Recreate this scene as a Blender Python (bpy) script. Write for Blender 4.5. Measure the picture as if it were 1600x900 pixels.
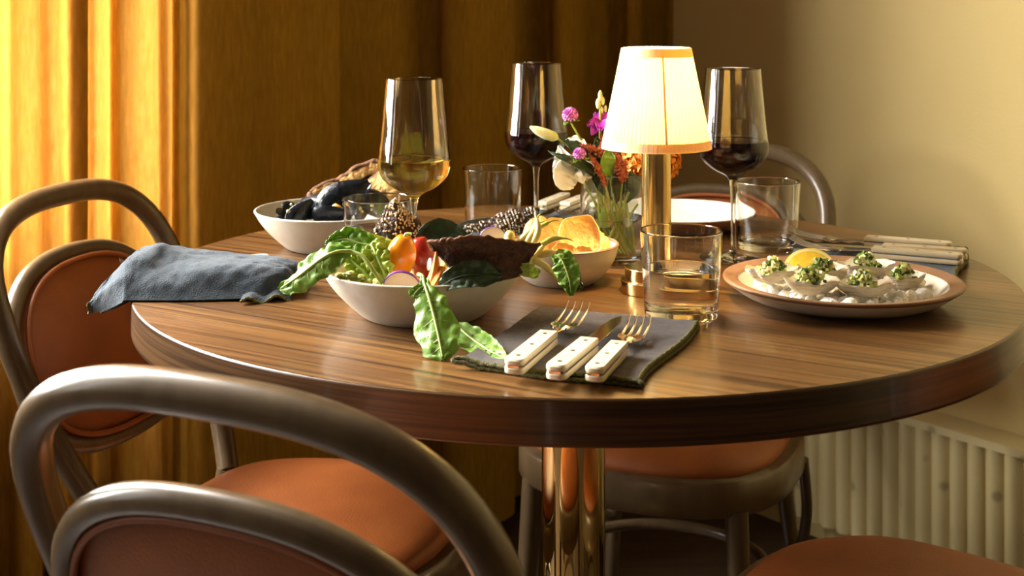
import bpy, bmesh, math, random
from mathutils import Vector, Matrix, Euler, noise
R = random.Random(7)
PI = math.pi
for o in list(bpy.data.objects): bpy.data.objects.remove(o)
SC = bpy.context.scene
COL = SC.collection
# ------------------------------------------------------------------ camera, light, exposure
F = 2074.0                      # focal length in pixels of the 1600 px wide frame
CZ = 1.0687                     # camera height, horizon on the top edge of the frame
TZ = 0.75                       # table top
cam = bpy.data.cameras.new('camera'); co = bpy.data.objects.new('camera', cam); COL.objects.link(co)
cam.sensor_width = 36.0; cam.lens = 36.0 * F / 1600.0
cam.shift_y = -450.0 / 1600.0
co.location = (0, 0, CZ); co.rotation_euler = (PI / 2, 0, 0)
cam.clip_start = 0.02
cam.dof.use_dof = True; cam.dof.focus_distance = 1.36; cam.dof.aperture_fstop = 8.5
SC.camera = co
SC.view_settings.view_transform = 'Standard'; SC.view_settings.look = 'None'
SC.view_settings.gamma = 1.0; SC.view_settings.use_curve_mapping = False
SC.view_settings.exposure = -0.36
cy = SC.cycles
cy.max_bounces = 14; cy.transmission_bounces = 12; cy.glossy_bounces = 6; cy.diffuse_bounces = 4
cy.transparent_max_bounces = 12; cy.sample_clamp_indirect = 6.0; cy.use_denoising = True; cy.blur_glossy = 0.3

FAR_W = 180.0                                   # far half of the window, dimmed so light falls off across the table
KEY_W, KEY_COL = 325.0, (1.0, 0.98, 0.92)       # daylight through the open window on the left
CUR_W, CUR_COL = 300.0, (1.0, 0.94, 0.84)      # daylight behind the yellow curtain
BULB_W, BULB_COL = 9.0, (1.0, 0.78, 0.45)
world = bpy.data.worlds.new('world'); SC.world = world; world.use_nodes = True
world.node_tree.nodes['Background'].inputs[0].default_value = (0.75, 0.88, 1.0, 1)
world.node_tree.nodes['Background'].inputs[1].default_value = 1.0

# room frame: corner of curtain wall and right wall, s runs along the curtain wall, t into the room
C0 = Vector((0.361, 2.825)); E1 = Vector((-0.791, -0.612)); E2 = Vector((0.612, -0.791))
def RM(s, t, z=0.0):
    p = C0 + E1 * s + E2 * t
    return Vector((p.x, p.y, z))
def area(name, s0, s1, z0, z1, t, w, colr):
    l = bpy.data.lights.new(name, 'AREA'); l.shape = 'RECTANGLE'; l.size = abs(s1 - s0); l.size_y = z1 - z0
    l.energy = w; l.color = colr
    o = bpy.data.objects.new(name, l); COL.objects.link(o)
    o.location = RM((s0 + s1) / 2, t, (z0 + z1) / 2)
    n = Vector((E2.x, E2.y, 0)).normalized()
    o.rotation_euler = (-n).to_track_quat('Z', 'Y').to_euler()
    return o
area('daylight_window', 1.53, 2.10, 0.92, 2.3, -0.29, KEY_W, KEY_COL)
area('daylight_far_window', 2.10, 2.92, 0.92, 2.3, -0.29, FAR_W, KEY_COL)
area('added_fill_light', 3.5, 4.4, 0.62, 2.3, -0.29, 32.0, KEY_COL)  # added fill light for the near chair's back, from an invented window
area('daylight_curtain', 0.84, 1.46, 0.62, 2.3, -0.45, CUR_W, CUR_COL)

# ------------------------------------------------------------------ materials
def new_mat(name):
    m = bpy.data.materials.new(name); m.use_nodes = True
    nt = m.node_tree
    for n in list(nt.nodes): nt.nodes.remove(n)
    out = nt.nodes.new('ShaderNodeOutputMaterial')
    return m, nt, out
def N(nt, t, **kw):
    n = nt.nodes.new(t)
    for k, v in kw.items():
        if k.startswith('i_'):
            n.inputs[k[2:].replace('_', ' ')].default_value = v
        else: setattr(n, k, v)
    return n
def rgba(c): return (c[0], c[1], c[2], 1.0)
def pm(name, col, rough=0.5, metal=0.0, col2=None, scale=25, stretch=(1, 1, 1), lo=0.35, hi=0.65, bump=0.0, bscale=None,
       trans=0.0, ior=1.45, coat=0.0, sheen=0.0, sss=0.0, translucent=0.0, tcol=None, spots=None, spot_scale=200, detail=4, coords='Object', spec=0.5):
    m, nt, out = new_mat(name)
    b = N(nt, 'ShaderNodeBsdfPrincipled')
    b.inputs['Base Color'].default_value = rgba(col); b.inputs['Roughness'].default_value = rough
    b.inputs['Metallic'].default_value = metal; b.inputs['IOR'].default_value = ior
    b.inputs['Transmission Weight'].default_value = trans; b.inputs['Coat Weight'].default_value = coat
    b.inputs['Coat Roughness'].default_value = 0.15
    b.inputs['Specular IOR Level'].default_value = spec
    b.inputs['Sheen Weight'].default_value = sheen
    if sss: 
        b.inputs['Subsurface Weight'].default_value = sss; b.inputs['Subsurface Scale'].default_value = 0.008
        b.inputs['Subsurface Radius'].default_value = (1, .6, .35)
    tc = N(nt, 'ShaderNodeTexCoord'); mp = N(nt, 'ShaderNodeMapping'); mp.inputs['Scale'].default_value = stretch
    nt.links.new(tc.outputs[coords], mp.inputs['Vector'])
    colsock = None
    if col2 is not None:
        no = N(nt, 'ShaderNodeTexNoise'); no.inputs['Scale'].default_value = scale; no.inputs['Detail'].default_value = detail
        nt.links.new(mp.outputs[0], no.inputs['Vector'])
        cr = N(nt, 'ShaderNodeValToRGB'); cr.color_ramp.elements[0].position = lo; cr.color_ramp.elements[1].position = hi
        cr.color_ramp.elements[0].color = rgba(col); cr.color_ramp.elements[1].color = rgba(col2)
        nt.links.new(no.outputs['Fac'], cr.inputs[0]); colsock = cr.outputs[0]
    if spots is not None:
        vo = N(nt, 'ShaderNodeTexVoronoi'); vo.inputs['Scale'].default_value = spot_scale
        nt.links.new(mp.outputs[0], vo.inputs['Vector'])
        rp = N(nt, 'ShaderNodeValToRGB'); rp.color_ramp.elements[0].position = 0.10; rp.color_ramp.elements[1].position = 0.22
        rp.color_ramp.elements[0].color = (0.75, 0.75, 0.75, 1); rp.color_ramp.elements[1].color = (0, 0, 0, 1)
        nt.links.new(vo.outputs['Distance'], rp.inputs[0])
        mx = N(nt, 'ShaderNodeMix', data_type='RGBA'); nt.links.new(rp.outputs[0], mx.inputs[0])
        if colsock: nt.links.new(colsock, mx.inputs[6])
        else: mx.inputs[6].default_value = rgba(col)
        mx.inputs[7].default_value = rgba(spots); colsock = mx.outputs[2]
    if colsock: nt.links.new(colsock, b.inputs['Base Color'])
    if bump:
        nb = N(nt, 'ShaderNodeTexNoise'); nb.inputs['Scale'].default_value = bscale or scale * 2; nb.inputs['Detail'].default_value = 3
        nt.links.new(mp.outputs[0], nb.inputs['Vector'])
        bp = N(nt, 'ShaderNodeBump'); bp.inputs['Strength'].default_value = bump; bp.inputs['Distance'].default_value = 0.004
        nt.links.new(nb.outputs['Fac'], bp.inputs['Height']); nt.links.new(bp.outputs[0], b.inputs['Normal'])
    if translucent:
        t = N(nt, 'ShaderNodeBsdfTranslucent'); t.inputs[0].default_value = rgba(tcol or col)
        if colsock and tcol is None: nt.links.new(colsock, t.inputs[0])
        ms = N(nt, 'ShaderNodeMixShader'); ms.inputs[0].default_value = translucent
        nt.links.new(b.outputs[0], ms.inputs[1]); nt.links.new(t.outputs[0], ms.inputs[2]); nt.links.new(ms.outputs[0], out.inputs[0])
    else: nt.links.new(b.outputs[0], out.inputs[0])
    return m

def wood_mat(edge=False):
    m, nt, out = new_mat('walnut_edge' if edge else 'walnut_top')
    tc = N(nt, 'ShaderNodeTexCoord'); mp = N(nt, 'ShaderNodeMapping'); mp.inputs['Rotation'].default_value = (0, 0, 0 if edge else math.radians(31))
    if edge:      # veneer wound round the rim: grain follows the edge
        s0 = N(nt, 'ShaderNodeSeparateXYZ'); nt.links.new(tc.outputs['Object'], s0.inputs[0])
        at = N(nt, 'ShaderNodeMath', operation='ARCTAN2'); nt.links.new(s0.outputs[1], at.inputs[0]); nt.links.new(s0.outputs[0], at.inputs[1])
        ar = N(nt, 'ShaderNodeMath', operation='MULTIPLY'); ar.inputs[1].default_value = .5; nt.links.new(at.outputs[0], ar.inputs[0])
        cb = N(nt, 'ShaderNodeCombineXYZ'); nt.links.new(ar.outputs[0], cb.inputs[0]); nt.links.new(s0.outputs[2], cb.inputs[1]); nt.links.new(cb.outputs[0], mp.inputs['Vector'])
    else: nt.links.new(tc.outputs['Object'], mp.inputs['Vector'])
    sx = N(nt, 'ShaderNodeSeparateXYZ'); nt.links.new(mp.outputs[0], sx.inputs[0])
    pl = N(nt, 'ShaderNodeMath', operation='MULTIPLY'); pl.inputs[1].default_value = .5 if edge else 8.5; nt.links.new(sx.outputs[1], pl.inputs[0])
    fl = N(nt, 'ShaderNodeMath', operation='FLOOR'); nt.links.new(pl.outputs[0], fl.inputs[0])
    wn = N(nt, 'ShaderNodeTexWhiteNoise', noise_dimensions='1D'); nt.links.new(fl.outputs[0], wn.inputs['W'])
    sh = N(nt, 'ShaderNodeCombineXYZ'); m1 = N(nt, 'ShaderNodeMath', operation='MULTIPLY'); m1.inputs[1].default_value = 9.0
    nt.links.new(wn.outputs['Value'], m1.inputs[0]); nt.links.new(m1.outputs[0], sh.inputs[0])
    va = N(nt, 'ShaderNodeVectorMath', operation='ADD'); nt.links.new(mp.outputs[0], va.inputs[0]); nt.links.new(sh.outputs[0], va.inputs[1])
    def layer(sc, det, dist):
        q = N(nt, 'ShaderNodeMapping'); q.inputs['Scale'].default_value = sc; nt.links.new(va.outputs[0], q.inputs['Vector'])
        n = N(nt, 'ShaderNodeTexNoise'); n.inputs['Scale'].default_value = 1.0; n.inputs['Detail'].default_value = det; n.inputs['Distortion'].default_value = dist
        nt.links.new(q.outputs[0], n.inputs['Vector']); return n
    n1 = layer((1.6, 12, 12), 3, .5)      # broad figure
    n3 = layer((1.0, 120, 120) if not edge else (1.4, 150, 150), 2, .45)     # growth lines
    n2 = layer((7, 260, 260), 3, 0)       # pores
    c1 = N(nt, 'ShaderNodeValToRGB'); e = c1.color_ramp.elements
    k = .34 if edge else .70  # edge wood darkened to imitate the shade on the rim
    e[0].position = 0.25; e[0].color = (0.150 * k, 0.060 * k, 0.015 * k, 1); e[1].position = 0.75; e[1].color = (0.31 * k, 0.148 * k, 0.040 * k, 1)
    nt.links.new(n1.outputs['Fac'], c1.inputs[0])
    c3 = N(nt, 'ShaderNodeValToRGB'); c3.color_ramp.elements[0].position = 0.34; c3.color_ramp.elements[1].position = 0.55
    c3.color_ramp.elements[0].color = (0.24, 0.195, 0.15, 1); c3.color_ramp.elements[1].color = (1, 1, 1, 1); nt.links.new(n3.outputs['Fac'], c3.inputs[0])
    c2 = N(nt, 'ShaderNodeValToRGB'); c2.color_ramp.elements[0].position = 0.36; c2.color_ramp.elements[1].position = 0.56
    c2.color_ramp.elements[0].color = (0.50, 0.44, 0.38, 1); c2.color_ramp.elements[1].color = (1, 1, 1, 1); nt.links.new(n2.outputs['Fac'], c2.inputs[0])
    mu = N(nt, 'ShaderNodeMix', data_type='RGBA', blend_type='MULTIPLY'); mu.inputs[0].default_value = 0.9
    nt.links.new(c1.outputs[0], mu.inputs[6]); nt.links.new(c3.outputs[0], mu.inputs[7])
    mv = N(nt, 'ShaderNodeMix', data_type='RGBA', blend_type='MULTIPLY'); mv.inputs[0].default_value = 0.8
    nt.links.new(mu.outputs[2], mv.inputs[6]); nt.links.new(c2.outputs[0], mv.inputs[7])
    tone = N(nt, 'ShaderNodeMapRange'); tone.inputs['To Min'].default_value = 0.84; tone.inputs['To Max'].default_value = 1.15
    nt.links.new(wn.outputs['Value'], tone.inputs[0])
    hs = N(nt, 'ShaderNodeHueSaturation'); nt.links.new(tone.outputs[0], hs.inputs['Value']); nt.links.new(mv.outputs[2], hs.inputs['Color'])
    b = N(nt, 'ShaderNodeBsdfPrincipled'); b.inputs['Roughness'].default_value = 0.34; b.inputs['Coat Weight'].default_value = 0.22; b.inputs['Specular IOR Level'].default_value = 0.42; b.inputs['Coat Roughness'].default_value = 0.10
    nt.links.new(hs.outputs[0], b.inputs['Base Color'])
    bp = N(nt, 'ShaderNodeBump'); bp.inputs['Strength'].default_value = 0.10; bp.inputs['Distance'].default_value = 0.002
    nt.links.new(n2.outputs['Fac'], bp.inputs['Height']); nt.links.new(bp.outputs[0], b.inputs['Normal'])
    nt.links.new(b.outputs[0], out.inputs[0])
    return m

def glass_mat(name, col=(1, 1, 1), ior=1.5):
    m, nt, out = new_mat(name)
    g = N(nt, 'ShaderNodeBsdfGlass'); g.inputs['Color'].default_value = rgba(col); g.inputs['Roughness'].default_value = 0.0; g.inputs['IOR'].default_value = ior
    nt.links.new(g.outputs[0], out.inputs[0])
    return m
def curtain_mat():
    m, nt, out = new_mat('mustard_curtain')
    tc = N(nt, 'ShaderNodeTexCoord')
    mp = N(nt, 'ShaderNodeMapping'); mp.inputs['Scale'].default_value = (170, 170, 26); nt.links.new(tc.outputs['Object'], mp.inputs[0])
    n1 = N(nt, 'ShaderNodeTexNoise'); n1.inputs['Scale'].default_value = 1.0; n1.inputs['Detail'].default_value = 6; nt.links.new(mp.outputs[0], n1.inputs['Vector'])
    c = N(nt, 'ShaderNodeValToRGB'); c.color_ramp.elements[0].position = .3; c.color_ramp.elements[1].position = .7
    c.color_ramp.elements[0].color = (0.40, 0.225, 0.028, 1); c.color_ramp.elements[1].color = (0.50, 0.30, 0.045, 1)
    nt.links.new(n1.outputs['Fac'], c.inputs[0])
    mp2 = N(nt, 'ShaderNodeMapping'); mp2.inputs['Scale'].default_value = (700, 700, 700); nt.links.new(tc.outputs['Object'], mp2.inputs[0])
    n2 = N(nt, 'ShaderNodeTexNoise'); n2.inputs['Scale'].default_value = 1.0; nt.links.new(mp2.outputs[0], n2.inputs['Vector'])
    bp = N(nt, 'ShaderNodeBump'); bp.inputs['Strength'].default_value = .25; bp.inputs['Distance'].default_value = .002; nt.links.new(n2.outputs['Fac'], bp.inputs['Height'])
    d = N(nt, 'ShaderNodeBsdfDiffuse'); t = N(nt, 'ShaderNodeBsdfTranslucent')
    nt.links.new(c.outputs[0], d.inputs[0]); hs = N(nt, 'ShaderNodeHueSaturation'); hs.inputs['Hue'].default_value = .502; hs.inputs['Saturation'].default_value = .82; hs.inputs['Value'].default_value = 1.5; nt.links.new(c.outputs[0], hs.inputs['Color']); nt.links.new(hs.outputs[0], t.inputs[0]); nt.links.new(bp.outputs[0], d.inputs['Normal'])
    ms = N(nt, 'ShaderNodeMixShader'); ms.inputs[0].default_value = 0.45
    nt.links.new(d.outputs[0], ms.inputs[1]); nt.links.new(t.outputs[0], ms.inputs[2])
    # open weave: a little daylight passes straight between the threads
    tr = N(nt, 'ShaderNodeBsdfTransparent'); mx = N(nt, 'ShaderNodeMixShader')
    mp3 = N(nt, 'ShaderNodeMapping'); mp3.inputs['Scale'].default_value = (220, 220, 60); nt.links.new(tc.outputs['Object'], mp3.inputs[0])
    n3 = N(nt, 'ShaderNodeTexNoise'); n3.inputs['Scale'].default_value = 1.0; n3.inputs['Detail'].default_value = 5; nt.links.new(mp3.outputs[0], n3.inputs['Vector'])
    mr = N(nt, 'ShaderNodeMapRange'); mr.inputs['From Min'].default_value = .35; mr.inputs['From Max'].default_value = .7; mr.inputs['To Min'].default_value = 0.0; mr.inputs['To Max'].default_value = .05
    nt.links.new(n3.outputs['Fac'], mr.inputs[0]); nt.links.new(mr.outputs[0], mx.inputs[0])
    nt.links.new(ms.outputs[0], mx.inputs[1]); nt.links.new(tr.outputs[0], mx.inputs[2]); nt.links.new(mx.outputs[0], out.inputs[0])
    return m
def attr_mat(name, cols, rough=0.4, translucent=0.0):
    """colour picked per loose piece (diced vegetables, seeds) from the object's random island value"""
    m, nt, out = new_mat(name)
    g = N(nt, 'ShaderNodeNewGeometry'); c = N(nt, 'ShaderNodeValToRGB'); c.color_ramp.interpolation = 'CONSTANT'
    e = c.color_ramp.elements; e[0].position = 0; e[0].color = rgba(cols[0]); e[1].position = 1.0 / len(cols); e[1].color = rgba(cols[1])
    for k in range(2, len(cols)):
        q = c.color_ramp.elements.new(k / len(cols)); q.color = rgba(cols[k])
    nt.links.new(g.outputs['Random Per Island'], c.inputs[0])
    b = N(nt, 'ShaderNodeBsdfPrincipled'); b.inputs['Roughness'].default_value = rough; nt.links.new(c.outputs[0], b.inputs['Base Color'])
    nt.links.new(b.outputs[0], out.inputs[0])
    return m

M = {}
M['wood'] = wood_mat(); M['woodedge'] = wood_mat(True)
M['curtain'] = curtain_mat()
M['wall'] = pm('beige_plaster', (0.56, 0.42, 0.175), .9, col2=(0.60, 0.455, 0.20), scale=3, bump=.12, bscale=220, spec=.2)
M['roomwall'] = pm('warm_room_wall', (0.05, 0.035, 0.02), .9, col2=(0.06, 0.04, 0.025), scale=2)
M['ceiling'] = pm('ceiling_paint', (0.10, 0.075, 0.05), .9, col2=(0.12, 0.09, 0.06), scale=2)
M['floor'] = pm('dark_floor', (0.035, 0.022, 0.014), .5, col2=(0.06, 0.036, 0.02), scale=6, stretch=(1, 8, 1))
M['radiator'] = pm('cream_enamel', (0.60, 0.49, 0.25), .45, col2=(0.56, 0.45, 0.22), scale=6, spots=(0.25, 0.19, 0.1), spot_scale=18, bump=.05, bscale=150)
M['frame'] = pm('grey_brown_beech', (0.088, 0.056, 0.027), .28, col2=(0.115, 0.075, 0.038), scale=60, stretch=(1, 1, .2), coat=.15)
M['rust'] = pm('rust_leather', (0.27, 0.070, 0.013), .5, col2=(0.33, 0.092, 0.018), scale=14, bump=.18, bscale=420, sheen=0.0)
M['brass'] = pm('brushed_brass', (0.80, 0.56, 0.22), .17, 1.0, col2=(0.74, 0.50, 0.19), scale=40, stretch=(1, 1, .05))
M['polbrass'] = pm('polished_brass', (0.86, 0.66, 0.30), .05, 1.0, col2=(0.83, 0.62, 0.27), scale=8)
M['steel'] = pm('polished_steel', (0.75, 0.70, 0.62), .13, 1.0, col2=(0.70, 0.64, 0.56), scale=90)
M['ivory'] = pm('ivory_handle', (0.72, 0.62, 0.43), .32, col2=(0.66, 0.56, 0.37), scale=40, coat=.2)
M['rivet'] = pm('dark_rivet', (0.16, 0.12, 0.08), .35, 1.0, col2=(0.2, 0.15, 0.1), scale=200)
M['cream'] = pm('cream_stoneware', (0.56, 0.51, 0.42), .42, col2=(0.52, 0.47, 0.38), scale=60, bump=.05, bscale=500, spots=(0.42, 0.36, 0.27), spot_scale=420)
M['glaze'] = pm('white_glaze', (0.74, 0.69, 0.58), .16, col2=(0.71, 0.66, 0.55), scale=12)
M['brownrim'] = pm('brown_rim', (0.25, 0.13, 0.065), .45, col2=(0.21, 0.105, 0.05), scale=50)
M['terracotta'] = pm('terracotta', (0.20, 0.085, 0.035), .5, col2=(0.17, 0.07, 0.03), scale=50)
M['bluebowl'] = pm('dark_blue_glaze', (0.025, 0.035, 0.045), .25, col2=(0.04, 0.06, 0.075), scale=30)
M['navy'] = pm('slate_blue_linen', (0.024, 0.034, 0.047), .85, col2=(0.042, 0.056, 0.072), scale=120, bump=.6, bscale=700, sheen=.15, spec=.2)
M['plumlinen'] = pm('grey_plum_linen', (0.048, 0.036, 0.034), .85, col2=(0.075, 0.060, 0.056), scale=140, bump=.5, bscale=900, sheen=.12, spec=.2)
M['hem'] = pm('olive_stitching', (0.15, 0.13, 0.018), .8, col2=(0.05, 0.045, 0.01), scale=500, bump=.8, bscale=700)
M['glass'] = glass_mat('clear_glass', (0.985, 0.99, 0.985), 1.48)
M['water'] = glass_mat('water', (1, 1, 1), 1.33)
M['white_wine'] = glass_mat('pale_wine', (0.97, 0.88, 0.52), 1.34)
M['red_wine'] = pm('dark_red_wine', (0.012, 0.001, 0.002), .02, trans=0.12, ior=1.34)
M['shade'] = pm('pleated_silk', (0.92, 0.85, 0.66), .8, col2=(0.86, 0.75, 0.52), scale=300, stretch=(1, 1, .03), translucent=.62, tcol=(0.99, 0.88, 0.58))
M['trim'] = pm('shade_trim', (0.86, 0.74, 0.50), .8, col2=(0.82, 0.70, 0.46), scale=300, translucent=.30, tcol=(0.90, 0.66, 0.32))
M['leaf'] = pm('fresh_leaf', (0.12, 0.25, 0.022), .45, col2=(0.24, 0.40, 0.055), scale=55, bump=.35, bscale=120, translucent=.28, tcol=(0.22, 0.42, 0.03))
M['leafdark'] = pm('dark_leaf', (0.012, 0.028, 0.008), .48, col2=(0.026, 0.050, 0.012), scale=45, bump=.35, bscale=100, translucent=.15, tcol=(.05, .1, .01))
M['lettuce'] = pm('lettuce', (0.30, 0.40, 0.05), .42, col2=(0.46, 0.52, 0.11), scale=60, bump=.4, bscale=150, translucent=.3, tcol=(0.5, 0.6, 0.08))
M['vein'] = pm('pale_stem', (0.34, 0.44, 0.09), .4, col2=(0.45, 0.54, 0.16), scale=60, translucent=.15)
M['stem'] = pm('flower_stem', (0.22, 0.28, 0.035), .45, col2=(0.32, 0.36, 0.06), scale=60)
M['dip'] = pm('green_mash', (0.34, 0.36, 0.07), .55, col2=(0.46, 0.45, 0.12), scale=120, bump=.9, bscale=200)
M['tomato_o'] = pm('orange_tomato', (0.76, 0.25, 0.006), .2, col2=(0.70, 0.20, 0.005), scale=30, coat=.15)
M['tomato_r'] = pm('red_tomato', (0.33, 0.020, 0.010), .2, col2=(0.26, 0.014, 0.008), scale=30, coat=.15)
M['carrot'] = pm('carrot', (0.82, 0.27, 0.02), .4, col2=(0.76, 0.21, 0.015), scale=60, stretch=(1, 1, .2))
M['radish'] = pm('radish_flesh', (0.83, 0.73, 0.62), .35, col2=(0.78, 0.66, 0.56), scale=60, sss=.3)
M['radskin'] = pm('purple_radish_skin', (0.17, 0.02, 0.24), .35, col2=(0.24, 0.03, 0.28), scale=60)
M['cracker'] = pm('dark_rye_cracker', (0.055, 0.021, 0.011), .75, col2=(0.10, 0.038, 0.017), scale=110, bump=1.0, bscale=260)
M['crackedge'] = pm('seeded_cracker', (0.032, 0.013, 0.007), .7, col2=(0.085, 0.032, 0.011), scale=60, bump=.8, bscale=300)
M['seeds'] = attr_mat('sesame_seeds', [(0.62, 0.50, 0.30), (0.70, 0.58, 0.38), (0.55, 0.42, 0.22), (0.66, 0.54, 0.33)])
M['seeds_bw'] = attr_mat('black_and_white_sesame', [(0.012, 0.012, 0.014), (0.62, 0.52, 0.36), (0.02, 0.018, 0.016), (0.68, 0.58, 0.42)])
M['bean'] = pm('wax_bean', (0.66, 0.54, 0.13), .3, col2=(0.74, 0.62, 0.22), scale=35, coat=.2, sss=.15)
M['beangreen'] = pm('yellow_green_bean', (0.42, 0.44, 0.08), .3, col2=(0.60, 0.54, 0.13), scale=35, coat=.2)
M['chip'] = pm('potato_chip', (0.72, 0.40, 0.085), .5, col2=(0.80, 0.54, 0.20), scale=38, spots=(0.40, 0.16, 0.025), spot_scale=60, bump=.5, bscale=160, translucent=.25, tcol=(0.85, 0.48, 0.09))
M['mussel'] = pm('mussel_shell', (0.003, 0.0035, 0.005), .30, col2=(0.009, 0.012, 0.017), scale=60, bump=.35, bscale=160, spec=.28)
M['musselin'] = pm('mussel_flesh', (0.70, 0.42, 0.10), .3, col2=(0.6, 0.3, 0.06), scale=90, sss=.2)
M['herb'] = attr_mat('herb_bits', [(0.55, 0.48, 0.16), (0.12, 0.2, 0.03), (0.6, 0.55, 0.35), (0.5, 0.38, 0.1)])
M['bread'] = pm('toast_crumb', (0.56, 0.33, 0.10), .8, col2=(0.22, 0.09, 0.018), scale=42, lo=.42, hi=.68, bump=.9, bscale=160)
M['crust'] = pm('toast_crust', (0.065, 0.022, 0.005), .8, col2=(0.15, 0.052, 0.012), scale=60, bump=.7, bscale=160)
M['oyster'] = pm('oyster_shell', (0.80, 0.70, 0.54), .55, col2=(0.30, 0.21, 0.13), scale=55, stretch=(1, 1, 7), lo=.52, hi=.76, bump=.9, bscale=130)
M['oysterin'] = pm('oyster_nacre', (0.76, 0.70, 0.57), .22, col2=(0.56, 0.46, 0.33), scale=70, lo=.45, hi=.75, coat=.3)
M['dice'] = attr_mat('diced_cucumber', [(0.50, 0.56, 0.14), (0.66, 0.66, 0.30), (0.04, 0.10, 0.015), (0.58, 0.62, 0.20), (0.72, 0.70, 0.42), (0.10, 0.18, 0.03)], .28)
M['ice'] = pm('crushed_ice', (0.95, 0.93, 0.88), .6, col2=(0.92, 0.89, 0.83), scale=120, bump=.6, bscale=300)
M['lemonrind'] = pm('lemon_rind', (0.80, 0.62, 0.10), .35, col2=(0.84, 0.68, 0.2), scale=90, bump=.3, bscale=300)
M['pith'] = pm('lemon_pith', (0.84, 0.74, 0.42), .5, col2=(0.82, 0.72, 0.38), scale=90)
M['lemon'] = pm('lemon_flesh', (0.78, 0.52, 0.04), .2, col2=(0.84, 0.62, 0.1), scale=160, sss=.4)
M['petal_w'] = pm('white_petal', (0.78, 0.76, 0.66), .5, col2=(0.72, 0.70, 0.58), scale=40, translucent=.25, bump=.3, bscale=60)
M['petal_p'] = pm('purple_petal', (0.30, 0.015, 0.34), .5, col2=(0.42, 0.03, 0.44), scale=60, translucent=.25)
M['amaranth'] = attr_mat('amaranth_bracts', [(0.42, 0.07, 0.40), (0.55, 0.16, 0.50), (0.34, 0.04, 0.34), (0.62, 0.30, 0.55)])
M['celosia'] = pm('rust_red_plume', (0.22, 0.045, 0.018), .7, col2=(0.34, 0.08, 0.03), scale=160, bump=.8, bscale=300)
M['orange'] = pm('orange_bloom', (0.78, 0.30, 0.03), .6, col2=(0.60, 0.20, 0.02), scale=120, bump=.8, bscale=200, translucent=.2)
M['bud'] = pm('green_white_bud', (0.46, 0.50, 0.16), .5, col2=(0.70, 0.70, 0.42), scale=50, stretch=(1, 1, .4))
M['winframe'] = pm('white_window_paint', (0.6, 0.56, 0.48), .5, col2=(0.57, 0.53, 0.45), scale=10)
mm, nt, out = new_mat('bulb_glow'); e = N(nt, 'ShaderNodeEmission'); e.inputs[0].default_value = (1, .75, .4, 1); e.inputs[1].default_value = 25; nt.links.new(e.outputs[0], out.inputs[0]); M['bulb'] = mm

# ------------------------------------------------------------------ mesh helpers
class MB:
    def __init__(s): s.v = []; s.f = []
    def add(s, vs, fs):
        n = len(s.v); s.v += [tuple(v) for v in vs]; s.f += [tuple(i + n for i in f) for f in fs]
        return s
    def build(s, name, mat, parent=None, angle=40, loc=None):
        me = bpy.data.meshes.new(name); me.from_pydata(s.v, [], s.f); me.validate()
        bm = bmesh.new(); bm.from_mesh(me); bmesh.ops.recalc_face_normals(bm, faces=bm.faces); bm.to_mesh(me); bm.free()
        me.polygons.foreach_set('use_smooth', [True] * len(me.polygons)); me.set_sharp_from_angle(angle=math.radians(angle))
        me.materials.append(mat)
        o = bpy.data.objects.new(name, me); COL.objects.link(o)
        if parent is not None:
            o.parent = parent
        if loc is not None: o.location = loc
        return o
def V(*a): return Vector(a)
def P(px, py, Y): return Vector(((px - 800) / F * Y, Y, CZ - py / F * Y))
def G(px, py, z): 
    Y = (CZ - z) * F / py
    return Vector(((px - 800) / F * Y, Y, z))
def crom(pts, n):
    pts = [Vector(p) for p in pts]
    if len(pts) < 3: return [pts[0].lerp(pts[-1], i / (n - 1)) for i in range(n)]
    out = []; m = len(pts) - 1
    for i in range(n):
        t = i / (n - 1) * m; k = min(int(t), m - 1); t -= k
        p1, p2 = pts[k], pts[k + 1]; p0 = pts[k - 1] if k > 0 else p1 * 2 - p2; p3 = pts[k + 2] if k + 2 <= m else p2 * 2 - p1
        out.append(0.5 * ((2 * p1) + (p2 - p0) * t + (2 * p0 - 5 * p1 + 4 * p2 - p3) * t * t + (3 * p1 - p0 - 3 * p2 + p3) * t ** 3))
    return out
def lerpl(l, t):
    if not isinstance(l, (list, tuple)): return l
    m = len(l) - 1; x = max(0, min(1, t)) * m; k = min(int(x), m - 1) if m else 0
    return l[k] + (l[k + 1] - l[k]) * (x - k) if m else l[0]
def tube(mb, pts, rad, seg=10, closed=False, flat=1.0, up=None):
    pts = [Vector(p) for p in pts]; n = len(pts); vs = []; fs = []
    T = []
    for i in range(n):
        a = pts[(i + 1) % n] if (closed or i < n - 1) else pts[i]; b = pts[i - 1] if (closed or i > 0) else pts[i]
        d = a - b; T.append(d.normalized() if d.length > 1e-9 else V(0, 0, 1))
    u = up or (V(0, 0, 1) if abs(T[0].z) < .9 else V(1, 0, 0))
    u = (u - T[0] * u.dot(T[0])).normalized()
    for i in range(n):
        if i: 
            u = u - T[i] * u.dot(T[i]); u = u.normalized() if u.length > 1e-6 else T[i].orthogonal().normalized()
        w = T[i].cross(u); r = lerpl(rad, i / max(1, n - 1))
        for k in range(seg):
            a = 2 * PI * k / seg; vs.append(pts[i] + w * (math.cos(a) * r) + u * (math.sin(a) * r * flat))
    m = n if closed else n - 1
    for i in range(m):
        for k in range(seg):
            k2 = (k + 1) % seg; j = (i + 1) % n
            fs.append((i * seg + k, i * seg + k2, j * seg + k2, j * seg + k))
    if not closed:
        fs.append(tuple(range(seg))[::-1]); fs.append(tuple((n - 1) * seg + k for k in range(seg)))
    return mb.add(vs, fs)
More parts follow.
